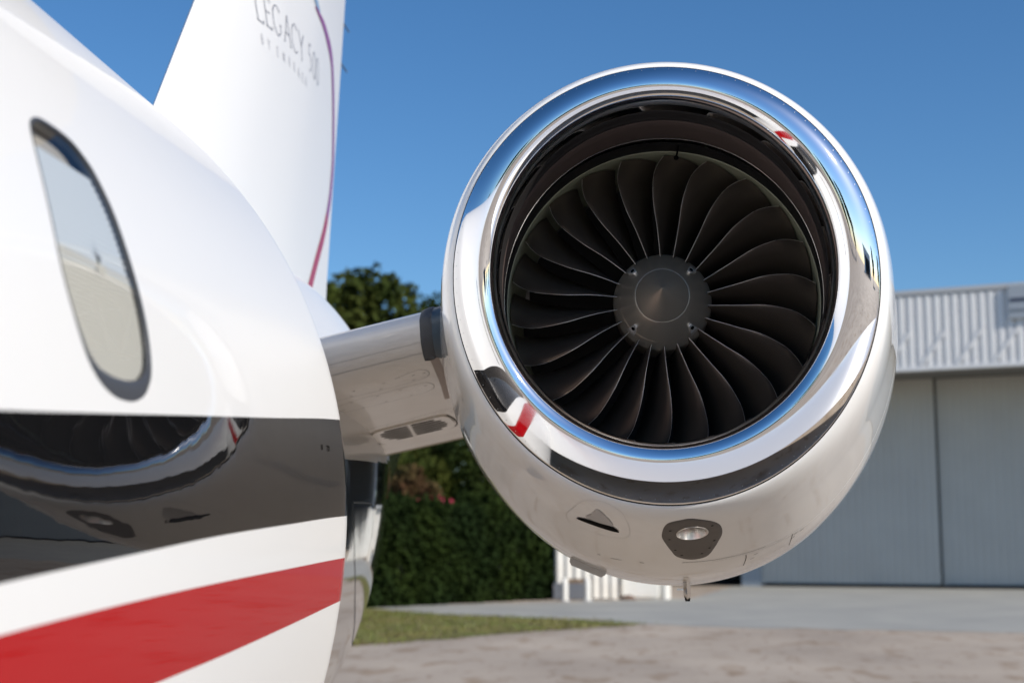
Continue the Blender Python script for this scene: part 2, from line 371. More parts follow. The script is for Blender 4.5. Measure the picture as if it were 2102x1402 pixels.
# window: frame ring, reveal, glass, blind
go = densify(WIN_GL, 96); wo96 = densify(WIN_OUT, 720)
wa2 = sorted([(angw(p), p) for p in wo96]); A2 = np.array([a for a, _ in wa2]); A2 = np.r_[A2 - 2*math.pi, A2, A2 + 2*math.pi]; Pw2 = np.array([p for _, p in wa2] * 3)
rings_ = []
for q in go:
    a = angw(q); o = (float(np.interp(a, A2, Pw2[:, 0])), float(np.interp(a, A2, Pw2[:, 1])))
    mid = ((q[0] * .25 + o[0] * .75), (q[1] * .25 + o[1] * .75)); mi2 = ((q[0] * .8 + o[0] * .2), (q[1] * .8 + o[1] * .2))
    oo = (cy + (o[0] - cy) * 1.008, ct + (o[1] - ct) * 1.008)
    rings_.append([fus(*oo, -0.004), fus(*oo, 0.0006), fus(*mid, 0.0012), fus(*mi2, 0.0002), fus(*q, -0.003), fus(*q, -0.014)])
v, f = grid(rings_, close_i=True)
win = mesh("window_frame", v, f, FRAME, jet, sharp=40)
def disk(loop, off, n=10, wave=None):
    rows = [[fus(cy + (q[0] - cy) * s, ct + (q[1] - ct) * s, off + (wave(q, s) if wave else 0)) for q in loop] for s in np.linspace(1.0, 0.04, n)]
    v, f = grid(rows, close_j=True, flip=True); f.append(tuple((n - 1) * len(loop) + k for k in range(len(loop)))); return v, f
v, f = disk(go, -0.0025); mesh("window_pane", v, f, GLASS, win)
# pleated blind covering the lower half, cabin lining above
def pleats(t0, t1, n, o): return grid([[fus(y, t0 + (t1 - t0) * k / n, o + (0.0012 if k % 2 else -0.0012)) for y in np.linspace(1.715, 2.03, 24)] for k in range(n + 1)])
v, f = pleats(5.5, 15.2, 56, -0.0095); mesh("window_blind", v, f, BLIND, win, smooth=False)
v, f = pleats(15.2, 22.2, 30, -0.0105); mesh("sheer_blind", v, f, mat("sheer_blind_sky_tint", (0.66, 0.70, 0.76), 0.7), win, smooth=False)  # upper blind; sky reflection of the pane put into its bluish colour
rows = [[fus(y, t, -0.022 - 0.012 * ((y - 1.87) / .15) ** 2) for y in np.linspace(1.70, 2.04, 16)] for t in np.linspace(5.0, 26, 22)]
v, f = grid(rows); mesh("window_reveal", v, f, CABIN, win)

# --- fin with rudder line, stripe, lettering, static wicks, tailplane
zs = list(np.linspace(2.7, 6.2, 40)); S = [0, .004, .012, .025, .05, .08, .12, .18, .25, .33, .42, .52, .62, .72, .82, .9, .96, 1.0]
rows = []
for z in zs:
    a, b = fin_le(z), fin_te(z)
    right = [(a + (b - a) * s) for s in S]
    k = 1 - 0.06 * (z - 3.2)
    zz = z
    rows.append([(FX + _ft(s) * k, a + (b - a) * s, zz) for s in S] + [(FX - _ft(s) * k, a + (b - a) * s, zz) for s in reversed(S[1:])])
v, f = grid(rows, close_j=True, flip=True); f.append(tuple((len(zs) - 1) * len(rows[0]) + k for k in range(len(rows[0]))))
finob = mesh("tail_fin", v, f, WHITE, jet, sharp=50)
def finstrip(name, pts, wd, m, off=0.0025, n=60, taper=None):
    """ribbon lying on the fin side; pts (y, z), wd half width table along t"""
    p = np.array(pts); L = np.r_[0, np.cumsum(np.linalg.norm(np.diff(p, axis=0), axis=1))]
    fy = smoothtab(list(zip(L, p[:, 0]))); fz = smoothtab(list(zip(L, p[:, 1]))); q = np.linspace(0, L[-1], n); rows = []
    for i, l in enumerate(q):
        e = 0.01; dy, dz = fy(min(l+e, L[-1])) - fy(max(l-e, 0)), fz(min(l+e, L[-1])) - fz(max(l-e, 0)); d = math.hypot(dy, dz) or 1
        h = interp(wd, l / L[-1]) if isinstance(wd, list) else wd
        rows.append([fin(fy(l) + s * h * dz / d, fz(l) - s * h * dy / d, off) for s in (-1, -0.33, 0.33, 1)])
    v, f = grid(rows); return mesh(name, v, f, m, finob)
finstrip("sky_tinted_red_stripe", [(7.30, 4.62), (7.44, 4.622), (7.56, 4.622), (7.78, 4.598), (7.94, 4.55), (8.07, 4.40), (8.15, 4.205), (8.19, 4.00), (8.14, 3.783), (8.04, 3.62)],
         [(0, 0.004), (0.14, 0.022), (0.3, 0.036), (0.5, 0.045), (1, 0.040)], mat("sky_tinted_red_stripe", (0.27, 0.035, 0.16), 0.5, coat=0.8, spec=0.1))  # upper part of the red stripe, sky reflection put into its magenta colour
finstrip("red_stripe", [(8.04, 3.62), (7.93, 3.492), (7.70, 3.283), (7.53, 3.121), (7.40, 3.0)], [(0, 0.040), (1, 0.045)], RED)
finstrip("blue_swash", [(7.10, 4.80), (7.20, 4.73), (7.33, 4.66), (7.45, 4.64)], [(0, 0.05), (0.5, 0.04), (1, 0.002)], BLUEP, 0.0035, n=20)
# hand drawn thin serif capitals: strokes in a unit box (x, y), each letter (width, strokes)
def arc(cx, cy_, rx, ry, a0, a1, n=14): return [(cx + rx * math.cos(R(a0 + (a1 - a0) * k / n)), cy_ + ry * math.sin(R(a0 + (a1 - a0) * k / n))) for k in range(n + 1)]
GL = {
 'L': (0.55, [[(0.05, 0), (0.05, 1)], [(-0.03, 1), (0.14, 1)], [(-0.03, 0), (0.5, 0), (0.5, 0.12)]]),
 'E': (0.58, [[(0.05, 0), (0.05, 1)], [(-0.03, 1), (0.48, 1), (0.48, 0.88)], [(0.05, 0.52), (0.40, 0.52)], [(-0.03, 0), (0.5, 0), (0.5, 0.12)]]),
 'G': (0.85, [arc(0.42, 0.5, 0.42, 0.5, 45, 320), [(0.74, 0.17), (0.74, 0.42)], [(0.64, 0.42), (0.84, 0.42)]]),
 'A': (0.78, [[(0.02, 0), (0.38, 1), (0.74, 0)], [(0.15, 0.36), (0.61, 0.36)], [(-0.06, 0), (0.1, 0)], [(0.66, 0), (0.82, 0)]]),
 'C': (0.78, [arc(0.42, 0.5, 0.42, 0.5, 48, 312)]),
 'Y': (0.72, [[(0.0, 1), (0.34, 0.5), (0.34, 0)], [(0.68, 1), (0.34, 0.5)], [(0.26, 0), (0.42, 0)]]),
 '5': (0.55, [[(0.45, 1), (0.12, 1), (0.08, 0.58)], arc(0.2, 0.32, 0.27, 0.30, 118, -110)]),
 '0': (0.62, [arc(0.28, 0.5, 0.27, 0.5, 0, 360, 24)]),
 'B': (0.55, [[(0.05, 0), (0.05, 1), (0.25, 1)], arc(0.22, 0.76, 0.2, 0.24, 90, -90), arc(0.22, 0.26, 0.25, 0.26, 90, -90), [(0.05, 0), (0.24, 0)], [(0.05, 0.52), (0.24, 0.52)]]),
 'M': (0.85, [[(0.03, 0), (0.1, 1), (0.4, 0.1), (0.7, 1), (0.77, 0)]]),
 'R': (0.6, [[(0.05, 0), (0.05, 1), (0.25, 1)], arc(0.22, 0.75, 0.2, 0.25, 90, -90), [(0.05, 0.5), (0.24, 0.5), (0.5, 0)]]),
 ' ': (0.4, []),
}
def letter(name, ch, y0, z0, h, stroke, rot, m, wx=1.0):
    V, Fc = [], []
    cr, sr = math.cos(rot), math.sin(rot)
    for st in GL[ch][1]:
        for (a, b), (c, d) in zip(st[:-1], st[1:]):
            dx, dy = c - a, d - b; L = math.hypot(dx, dy) or 1; nx, ny = -dy / L, dx / L
            thick = stroke * (1.0 if abs(dy) > abs(dx) * 0.7 else 0.62)
            q = []
            for (px, py), s in (((a, b), 1), ((a, b), -1), ((c, d), -1), ((c, d), 1)):
                X = px * h * wx + nx * s * thick - 0.22 * py * h; Z = py * h + ny * s * thick
                q.append(fin(y0 + X * cr - Z * sr, z0 + X * sr + Z * cr, 0.003))
            k = len(V); V += q; Fc.append((k, k + 1, k + 2, k + 3))
    return mesh(name, V, Fc, m, finob, smooth=False)
#LETTERS
TXT = [('L', 6.245), ('E', 6.365), ('G', 6.475), ('A', 6.665), ('C', 6.815), ('Y', 6.965), ('5', 7.185), ('0', 7.310), ('0', 7.420)]
for ch, y0 in TXT:
    zb = interp([(6.24, 4.150), (6.40, 4.168), (6.70, 4.200), (7.05, 4.222), (7.5, 4.232)], y0)
    letter("letter" if not ch.isdigit() else "numeral", ch, y0, zb, 0.138, 0.0030, R(3.5), NAVY, 1.18)
for ch, y0 in zip("BYEMBRAER", (6.29, 6.38, 6.53, 6.64, 6.755, 6.855, 6.945, 7.04, 7.12)):
    zb = interp([(6.29, 4.046), (6.54, 4.072), (6.78, 4.100), (7.14, 4.114)], y0)
    letter("small_letter", ch, y0, zb, 0.044, 0.0019, R(3.5), PALE, 1.1)
for (y0, z0) in ((8.42, 4.98), (8.38, 4.70)):
    v, f = tube([(FX, y0 + 0.03, z0), (FX + 0.02, y0 + 0.15, z0 - 0.03)], 0.0045, 6); mesh("static_wick", v, f, FRAME, finob)
rows = []
for sx in (-1, 1):
    pass
def wingmesh(st, n=14):
    """st: list of (x, yle, yte, z, thick)"""
    S2 = [0, .01, .04, .1, .2, .35, .5, .7, .85, 1.0]; rows = []
    for x, a, b, z, t in st:
        th = [0, .18, .36, .62, .85, 1, .95, .62, .32, .03]
        rows.append([(x, a + (b - a) * s, z + t * h * .6) for s, h in zip(S2, th)] + [(x, a + (b - a) * s, z - t * h * .4) for s, h in reversed(list(zip(S2, th))[1:])])
    v, f = grid(rows, close_j=True); nj = len(rows[0]); f += [tuple(range(nj)), tuple((len(rows) - 1) * nj + k for k in reversed(range(nj)))]
    return v, f
v, f = wingmesh([(FX - 3.6, 8.6, 9.5, 6.32, 0.05), (FX, 7.4, 9.1, 6.25, 0.16), (FX + 3.6, 8.6, 9.5, 6.32, 0.05)]); mesh("tailplane", v, f, WHITE, jet, sharp=50)
# --- main wing (seen mirrored in the intake lip)
v, f = wingmesh([(FX, -2.6, 2.30, 0.86, 0.40), (-0.6, -2.0, 2.25, 0.92, 0.34), (1.2, -1.1, 2.20, 1.00, 0.26), (4.5, 0.55, 2.75, 1.16, 0.18), (7.6, 2.1, 3.25, 1.32, 0.10), (8.2, 2.6, 3.5, 1.58, 0.06), (8.45, 3.2, 3.8, 2.35, 0.04)])
wing = mesh("wing", v, f, WHITE, jet, sharp=50)
v, f = wingmesh([(-3.3, -2.0, 2.25, 0.92, 0.34), (-5.1, -1.1, 2.20, 1.00, 0.26), (-11.5, 2.1, 3.25, 1.32, 0.10), (-12.3, 3.2, 3.8, 2.35, 0.04)]); mesh("wing", v, f, WHITE, jet, sharp=50)

# --- pylon
PX = [-1.45, -1.3, -1.15, -1.0, -0.9, -0.8, -0.7, -0.6, -0.5, -0.4]
SS = [0, .003, .006, .01, .016, .025, .04, .055, .07, .1, .14, .2, .3, .4, .5, .6, .7, .8, .9, 1.0]
rows = [[pyl(x, s, 1) for s in reversed(SS)] + [pyl(x, s, -1) for s in SS[1:]] for x in PX]
v, f = grid(rows, close_j=True); pylon = mesh("pylon", v, f, PYLW, jet, sharp=60)

# --- nacelle
def revolve(prof, n=160, **kw):
    rows = [[nac(y, r, 2 * math.pi * k / n, **kw) for k in range(n)] for y, r in prof]
    return grid(rows, close_j=True)
def bez(p0, p1, p2, p3, n):
    return [tuple((1-t)**3 * a + 3*(1-t)**2*t * b + 3*(1-t)*t*t * c + t**3 * d for a, b, c, d in zip(p0, p1, p2, p3)) for t in [k / n for k in range(n + 1)]]
NJ = 256
cw = [(YJ + 0.0085, 0.505), (YJ + 0.0056, 0.524), (YJ + 0.0062, 0.5295)] + [(y, _cowl(y)) for y in [3.5335, 3.538, 3.543, 3.55, 3.56, 3.57, 3.585, 3.6, 3.62, 3.65, 3.68] + list(np.arange(3.695, 3.86, 0.015)) + list(np.arange(3.88, 6.7, 0.045)) + [6.7]]
v, f = revolve(cw, NJ)
PC = (3.678, -83.9)
def in_port(fc):
    for i in fc:
        y = cw[i // NJ][0]; t = (i % NJ) * 360 / NJ - 360
        if ((y - PC[0]) / 0.094) ** 2 + ((t - PC[1]) / 6.2) ** 2 > 1: return False
    return True
f = [q for q in f if not in_port(q)]
cowl = mesh("engine_cowl", v, f, COWL, jet, sharp=40)
rho = 0.1186 / 0.073 * (RJ - RH); ae = math.asin((RJ - RH) / rho)
prof = [(3.603, 0.4260), (3.6025, 0.4195), (3.6015, 0.4186), (3.59, 0.4184), (3.575, 0.4184)]
prof += [(3.562 - 0.062 * math.sin(t), 0.461 - 0.0426 * math.cos(t)) for t in [math.pi / 2 * k / 22 for k in range(23)]]
prof += [(YH + (YJ - YH) * (1 - math.cos(ae * k / 22)) / (1 - math.cos(ae)), RH + rho * math.sin(ae * k / 22)) for k in range(1, 23)]
prof += [(YJ + 0.0012, RJ + 0.0004), (YJ + 0.0025, RJ - 0.001), (YJ + 0.004, 0.505)]
v, f = revolve(prof, NJ); lip = mesh("intake_lip", v, f, CHROME, jet, sharp=50)
v, f = revolve([(YJ + 0.0012, RJ - 0.0005), (YJ + 0.0062, RJ + 0.0035), (YJ + 0.0075, RJ + 0.004)], NJ); mesh("lip_seam", v, f, SEAM, cowl)
v, f = revolve([(3.604, 0.4260), (3.6045, 0.4190), (3.606, 0.4186), (3.63, 0.4186), (3.663, 0.4196), (3.6635, 0.4225), (3.6655, 0.4225), (3.666, 0.4200), (3.690, 0.4215), (3.694, 0.426)], NJ); mesh("throat_ring", v, f, THROAT, jet, sharp=30)
v, f = revolve([(3.695, 0.425), (3.697, 0.442), (3.722, 0.444), (3.724, 0.430)], NJ, bulge=False); mesh("gap_ring", v, f, ACOU, jet, sharp=40)
v, f = revolve([(3.724, 0.444), (3.7235, 0.4305), (3.727, 0.4290), (3.79, 0.4330), (3.86, 0.4375), (3.905, 0.4400), (3.906, 0.448)], NJ, bulge=False); mesh("inlet_barrel", v, f, LINER, jet, sharp=40)
v, f = revolve([(3.905, 0.4445), (3.908, 0.4400), (3.915, 0.4398), (3.919, 0.4445)], NJ, bulge=False); mesh("joint_ring", v, f, STEEL, jet, sharp=40)
v, f = revolve([(3.910, 0.444), (3.94, 0.4425), (3.995, 0.4420)], NJ, bulge=False, scarf=False); mesh("acoustic_ring", v, f, ACOU, jet)
v, f = revolve([(3.994, 0.4440), (3.996, 0.4400), (4.02, 0.4385), (4.16, 0.4385), (4.3, 0.425)], NJ, bulge=False, scarf=False); mesh("fan_case", v, f, CASE, jet, sharp=40)
# stators and core behind the fan
v, f = revolve([(4.34, 0.43), (4.36, 0.10)], 64, bulge=False, scarf=False); mesh("core_face", v, f, ACOU, jet)
# exhaust closing
v, f = revolve([(6.7, 0.49), (6.72, 0.46), (6.3, 0.30), (6.25, 0.02)], 96); mesh("exhaust_nozzle", v, f, LINER, jet, sharp=40)

# --- fan: 22 wide chord blades
NB = 22
_ale = smoothtab([(0.0, 0.0), (0.25, -1.2), (0.5, -2.4), (0.75, -1.4), (0.9, 0.8), (1.0, 3.2)])
_yle = smoothtab([(0.0, 3.962), (0.25, 3.945), (0.5, 3.942), (0.75, 3.965), (1.0, 4.012)])
_arc = smoothtab([(0.0, 10.0), (0.2, 12.5), (0.5, 15.5), (0.8, 15.2), (1.0, 13.6)])
_yte = smoothtab([(0.0, 4.15), (0.5, 4.13), (1.0, 4.085)])
def blade_pt(s, c, side, base=0.0, t=0.0022):
    r = 0.128 + (0.4335 - 0.128) * s
    a = _ale(s) + _arc(s) * (c ** 0.9); y = _yle(s) + (_yte(s) - _yle(s)) * (c ** (1.9 - 0.7 * (1 - s)))
    th = math.radians(90 - base - a); tt = t * (4 * c * (1 - c)) ** 0.5 * side
    return Vector((EX + r * math.cos(th), y + tt * 0.8, EZ + r * math.sin(th))) + Vector((math.sin(th), 0, -math.cos(th))) * tt
SB = np.linspace(0, 1, 22); CB = [0, .012, .04, .09, .16, .26, .38, .5, .62, .74, .86, .94, 1.0]
rows = [[blade_pt(s, c, 1) for c in CB] + [blade_pt(s, c, -1) for c in reversed(CB[1:-1])] for s in SB]
bv, bf = grid(rows, close_j=True); nj = len(rows[0]); bf.append(tuple((len(SB) - 1) * nj + k for k in range(nj)))
ev, ef = tube([blade_pt(s, 0.0, 1) + Vector((0, -0.0006, 0)) for s in np.linspace(0, 1, 30)], 0.0008, 6)
hub = Vector((EX, 0, EZ))
def blademesh(name, v, f, m):
    me = bpy.data.meshes.new(name); me.from_pydata([tuple(Vector(p) - hub) for p in v], [], f); me.shade_smooth(); me.materials.append(m); me.set_sharp_from_angle(angle=R(50)); return me
bme, eme = blademesh("fan_blade", bv, bf, BLADE), blademesh("blade_edge", ev, ef, BEDGE)
for k in range(NB):
    o = bpy.data.objects.new("fan_blade", bme); col.objects.link(o); o.parent = jet
    o.location = hub - Vector(jet.location); o.rotation_euler = (0, R(360 / NB * k - 1.8), 0)
    e = bpy.data.objects.new("leading_edge", eme); col.objects.link(e); e.parent = o
# spinner
sp = [(3.757, 0.0005), (3.7585, 0.002), (3.764, 0.0052), (3.80, 0.0280), (3.84, 0.0530), (3.866, 0.0690), (3.874, 0.0735), (3.8745, 0.0728), (3.876, 0.0743), (3.90, 0.0885), (3.93, 0.1060), (3.951, 0.1175), (3.9515, 0.1170), (3.9525, 0.1182), (3.985, 0.1370), (4.00, 0.1390), (4.13, 0.1390)]
v, f = revolve(sp, 128, bulge=False, scarf=False); spin = mesh("spinner", v, f, SPIN, jet, sharp=20)
def on_spin(u, y_, off=0.0): pass
def spin_pt(r, th, off):
    y = float(np.interp(r, [q[1] for q in sp], [q[0] for q in sp])); n = Vector((math.cos(th) * 0.82, -0.57, math.sin(th) * 0.82))
    return Vector((EX + r * math.cos(th), y, EZ + r * math.sin(th))) + n * off
CLIPM = mat("clip_silver", (0.95, 0.94, 0.92), 0.3, metal=0.6)
for k in range(4):
    th = R(45 + 90 * k)
    rad = Vector((math.cos(th), 0, math.sin(th))); tan = Vector((-math.sin(th), 0, math.cos(th)))
    # silver clip: fan shaped plate opening outwards, with a round bolt at its inner end
    c = spin_pt(0.110, th, 0.0); n = Vector((math.cos(th) * 0.867, -0.50, math.sin(th) * 0.867)).normalized(); a = tan; b = a.cross(n).normalized() * 1.0
    if b.dot(rad) < 0: b = -b
    def Q(x, yy, o): return c + a * x * 1.15 + b * yy * 2.1 + n * o
    out_ = [(-0.0058, -0.002), (-0.0045, -0.0055), (0, -0.007), (0.0045, -0.0055), (0.0058, -0.002), (0.0105, 0.0085), (-0.0105, 0.0085)]
    V = [Q(x, y, 0.0060) for x, y in out_] + [Q(x, y, -0.006) for x, y in out_]; nn = len(out_)
    Fc = [tuple(range(nn))] + [(i, i + nn, (i + 1) % nn + nn, (i + 1) % nn) for i in range(nn)]
    bar = [Q(x, y, o) for x, y in ((-0.0125, 0.0098), (0.0125, 0.0098), (0.0125, 0.0112), (-0.0125, 0.0112)) for o in (0.0066,)]
    kk = len(V); V += bar; Fc.append((kk, kk + 1, kk + 2, kk + 3))
    mesh("balance_clip", V, Fc, CLIPM, spin, smooth=False)
    rows = [[Q(r_ * math.cos(t), r_ * math.sin(t) / 1.9 - 0.0005, h_) for t in [2*math.pi*q/20 for q in range(20)]] for r_, h_ in ((0.0046, 0.0060), (0.0046, 0.0090), (0.0026, 0.0090), (0.0024, 0.0070), (0.0001, 0.0070))]
    v, f = grid(rows, close_j=True); mesh("bolt", v, f, SEAM, spin, sharp=40)
for r_, y_, w_ in ((0.0741, 3.8748, 0.00025), ):
    v, f = revolve([(y_ - w_, r_ - 0.0003), (y_ - w_, r_ + w_), (y_ + w_, r_ + w_ * 2)], 128, bulge=False, scarf=False); mesh("joint_edge", v, f, SPIN, spin)
# temperature probe under the top of the intake
tp = [nac(3.93, 0.443, R(83.2), bulge=False, scarf=False), nac(3.925, 0.405, R(83.6), bulge=False, scarf=False)]
v, f = tube(tp, 0.0028, 8); v2 = []
bm = bmesh.new(); bmesh.ops.create_uvsphere(bm, u_segments=16, v_segments=10, radius=0.0068, matrix=Matrix.Translation(Vector(tp[1])))
me_ = bpy.data.meshes.new("t"); bm.to_mesh(me_); bm.free()
v, f = join([(v, f), ([tuple(q.co) for q in me_.vertices], [tuple(p.vertices) for p in me_.polygons])])
mesh("intake_probe", v, f, SEAM, jet)
#DETAILS-BEGIN
# --- lines, ports and plates on the cowl and the pylon
def surfribbon(fn, pts, half, off=0.0012, closed=False, n=None, aspect=1.0):
    """thin ribbon following parameter points on a surface fn(a, b, off)"""
    P_ = [Vector(fn(a, b, off)) for a, b in pts]; m_ = len(P_); Q = []
    rngi = range(m_) if closed else range(m_ - 1)
    n = n or 6
    for i in rngi:
        g_ = lambda k: P_[k % m_] if closed else P_[min(max(k, 0), m_ - 1)]
        p0, p1, p2, p3 = g_(i - 1), g_(i), g_(i + 1), g_(i + 2)
        for t in [k / n for k in range(n)]:
            Q.append(0.5 * ((2 * p1) + (p2 - p0) * t + (2 * p0 - 5 * p1 + 4 * p2 - p3) * t * t + (3 * p1 - p0 - 3 * p2 + p3) * t ** 3))
    if not closed: Q.append(P_[-1])
    return Q
def strip3(Q, nrm, half, closed=False):
    rows = []
    N = len(Q)
    for i, q in enumerate(Q):
        d = (Q[(i + 1) % N] - Q[i - 1]) if closed else (Q[min(i + 1, N - 1)] - Q[max(i - 1, 0)])
        s_ = d.cross(nrm(q)).normalized() * half; rows.append([q - s_, q + s_])
    return grid(rows, close_i=closed)
def cown(q): return Vector((q.x - EX, -0.25 * Vector((q.x - EX, 0, q.z - EZ)).length, q.z - EZ)).normalized()
def cowf(y, t, off=0.0): return cowlp(y, t, off)
PIM = Vector((0.2, -0.1, -1)).normalized()
def pyn(q): return PIM
def pyf(x, s, off=0.0): return pyl(x, s, -1, off)
def seamline(name, fn, nf, pts, half, m, parent, off=0.0008, closed=False):
    v, f = strip3(surfribbon(fn, pts, half, off, closed), nf, half, closed); return mesh(name, v, f, m, parent)
GREYLINE = mat("grey_panel_line", (0.33, 0.32, 0.31), 0.6)
def patch(fn, pts, off, n=5, closed_pts=None, dens=4):
    """filled, slightly domed outline on a surface"""
    c = (sum(p[0] for p in pts) / len(pts), sum(p[1] for p in pts) / len(pts)); L = []
    m_ = len(pts)
    for i in range(m_):
        p0, p1, p2, p3 = pts[i - 1], pts[i], pts[(i + 1) % m_], pts[(i + 2) % m_]
        for t in [k / dens for k in range(dens)]:
            L.append(tuple(0.5 * ((2 * b) + (c_ - a) * t + (2 * a - 5 * b + 4 * c_ - d) * t * t + (3 * b - a - 3 * c_ + d) * t ** 3) for a, b, c_, d in zip(p0, p1, p2, p3)))
    rows = [[fn(c[0] + (q[0] - c[0]) * s_, c[1] + (q[1] - c[1]) * s_, off) for q in L] for s_ in [1 - k / n for k in range(n)]]
    v, f = grid(rows, close_j=True); f.append(tuple((n - 1) * len(L) + k for k in range(len(L)))); return v, f, L
# exhaust port plate with a polished round mouth
PORT = [(3.574, -83.8), (3.601, -79.9), (3.640, -77.7), (3.691, -76.98), (3.76, -77.1), (3.824, -78.0), (3.90, -79.3), (3.97, -81.03), (3.986, -84.3), (3.945, -87.5), (3.88, -88.8), (3.811, -89.9), (3.73, -90.9), (3.662, -90.8), (3.615, -90.2), (3.591, -89.06), (3.578, -86.6)]
_, _, L = patch(cowf, PORT, 0.0)
rc = (3.686, -83.9); NL = len(L)
def circ(ry, rt, n=NL):
    out_ = []
    for a, b in L:
        t = math.atan2((b - rc[1]) / rt, (a - rc[0]) / ry); out_.append((rc[0] + ry * math.cos(t), rc[1] + rt * math.sin(t)))
    return out_
hole = circ(0.060, 3.75)
rows = [[cowf(a + (h[0] - a) * q, b + (h[1] - b) * q, 0.0016 if q > 0.02 else 0.0) for (a, b), h in zip(L, hole)] for q in (0, 0.03, 0.25, 0.5, 0.75, 1.0)]
v, f = grid(rows, close_j=True); port = mesh("port_plate", v, f, BROWN, cowl)
STEELS = mat("brushed_steel", (0.78, 0.75, 0.71), 0.28, metal=1.0)
PD = Vector((0.0, 0.12, 0.99)).normalized()
base_ = [Vector(cowf(a, b, 0.0016)) for a, b in circ(0.0585, 3.65)]; cen = sum(base_, Vector()) / NL
rows = [[Vector(cowf(a, b, 0.0012)) for a, b in hole], [Vector(cowf(a, b, 0.0035)) for a, b in circ(0.0595, 3.72)], [Vector(cowf(a, b, 0.0035)) for a, b in circ(0.058, 3.62)]]
for q in (0.0, 0.03, 0.06, 0.10, 0.14): rows.append([cen + (p - cen) * 0.985 + PD * (q + 0.0) for p in base_])
v, f = grid(rows, close_j=True); mesh("port_pipe", v, f, STEELS, jet, sharp=35)
rows = [[cen + (p - cen) * k_ + PD * 0.138 for p in base_] for k_ in (1.0, 0.05)]
v, f = grid(rows, close_j=True); f.append(tuple(NL + k for k in range(NL))); mesh("port_screen", v, f, mat("port_screen_grey", (0.30, 0.29, 0.27), 0.5, metal=0.5), jet)
for a, b in ((3.64, -79.2), (3.65, -89.0), (3.74, -89.2), (3.80, -79.0), (3.92, -82.0), (3.92, -86.5), (3.86, -87.9), (3.87, -80.2)):
    v, f, L = patch(cowf, [(a - 0.004, b), (a, b - 0.35), (a + 0.004, b), (a, b + 0.35)], 0.0022, 2, dens=2); mesh("port_screw", v, f, SEAM, cowl)
# cooling scoop
v, f, L = patch(cowf, [(3.752, -111.4), (3.725, -110.6), (3.700, -108.0), (3.693, -105.0), (3.690, -102.9), (3.705, -101.7), (3.735, -100.95), (3.742, -102.2), (3.744, -105.0), (3.748, -108.5)], 0.0016, 4); mesh("scoop_mouth", v, f, SEAM, cowl)
v, f, L = patch(cowf, [(3.690, -109.2), (3.640, -108.0), (3.588, -106.7), (3.612, -104.6), (3.655, -102.9), (3.690, -102.7), (3.695, -105.5)], 0.0013, 4); mesh("scoop_ramp", v, f, mat("scoop_ramp_grey", (0.52, 0.51, 0.50), 0.5), cowl)
seamline("scoop_lip", cowf, cown, [(3.754, -111.3), (3.752, -108.5), (3.749, -105.0), (3.744, -101.0)], 0.0011, WHITE, cowl, off=0.003)
LIGHTLINE = mat("light_panel_line", (0.55, 0.54, 0.52), 0.6)
seamline("panel_line", cowf, cown, [(3.765, -114.2), (3.66, -112.6), (3.576, -110.6), (3.552, -108.0), (3.543, -105.3), (3.563, -100.8), (3.63, -99.0), (3.70, -98.4), (3.76, -98.7), (3.80, -100.4), (3.83, -105), (3.835, -110), (3.832, -113.0)], 0.0005, LIGHTLINE, cowl, closed=True)
# seams of the lower cowl doors
LN = [(4.078, -104.8), (4.061, -100.1), (4.047, -96.9), (4.035, -94.0), (4.012, -86.5), (4.027, -77.8), (4.06, -68.9), (4.09, -61.7), (4.104, -56.5), (4.10, -50.0), (4.085, -42.0), (4.075, -30.0), (4.07, -10.0)]
_ly = smoothtab([(t, y) for y, t in LN])
seamline("door_seam", cowf, cown, [(_ly(t), t) for t in np.arange(-102.5, -99.5, 0.5)], 0.0012, SEAM, cowl)
seamline("door_seam", cowf, cown, [(_ly(t), t) for t in np.arange(-86.5, -67.0, 1.0)], 0.0011, SEAM, cowl)
seamline("door_seam", cowf, cown, [(_ly(t), t) for t in np.arange(-67.0, -8.0, 2.0)], 0.0012, mat("light_sealant", (0.9, 0.9, 0.88), 0.4), cowl)
seamline("panel_line", cowf, cown, [(_ly(t) + 0.02, t) for t in np.arange(-80, -55.0, 1.0)], 0.0006, GREYLINE, cowl)
seamline("latch", cowf, cown, [(4.04, -95.9), (4.04, -94.9)], 0.0016, SEAM, cowl)
seamline("latch", cowf, cown, [(4.075, -105.6), (4.075, -104.9)], 0.0014, SEAM, cowl)
seamline("panel_line", cowf, cown, [(4.07, -72.2), (4.12, -72.3), (4.21, -73.0)], 0.0010, SEAM, cowl)
for a, b in ((4.11, -70.5), (4.15, -71.4), (4.12, -60.5), (4.15, -61.4), (4.13, -59.0)):
    seamline("latch", cowf, cown, [(a, b), (a - 0.004, b + 1.0)], 0.0012, SEAM, cowl)
seamline("panel_line", cowf, cown, [(4.10, -60.8), (4.16, -61.4), (4.24, -62.0)], 0.0008, SEAM, cowl)
# rivets round the edge of the lip
RIVM = mat("dull_rivet", (0.55, 0.55, 0.56), 0.45, metal=0.8)
def lippt(th, q):
    t = ae * q; return nac(YH + (YJ - YH) * (1 - math.cos(t)) / (1 - math.cos(ae)), RH + rho * math.sin(t), th)
V, Fc = [], []
for k in range(96):
    th = 2 * math.pi * (k + 0.3) / 96; c = Vector(lippt(th, 0.88)); a = (Vector(lippt(th, 0.93)) - c).normalized(); b = (Vector(lippt(th + 0.01, 0.88)) - c).normalized(); n_ = a.cross(b).normalized(); n_ = n_ if n_.y < 0 else -n_
    kk = len(V); r_ = 0.0011
    V += [c + n_ * 0.0004 + (a * math.cos(q) + b * math.sin(q)) * r_ for q in [math.pi / 3 * z for z in range(6)]]; Fc.append(tuple(range(kk, kk + 6)))
o = mesh("rivet", V, Fc, RIVM, lip, smooth=False); o["kind"] = "stuff"
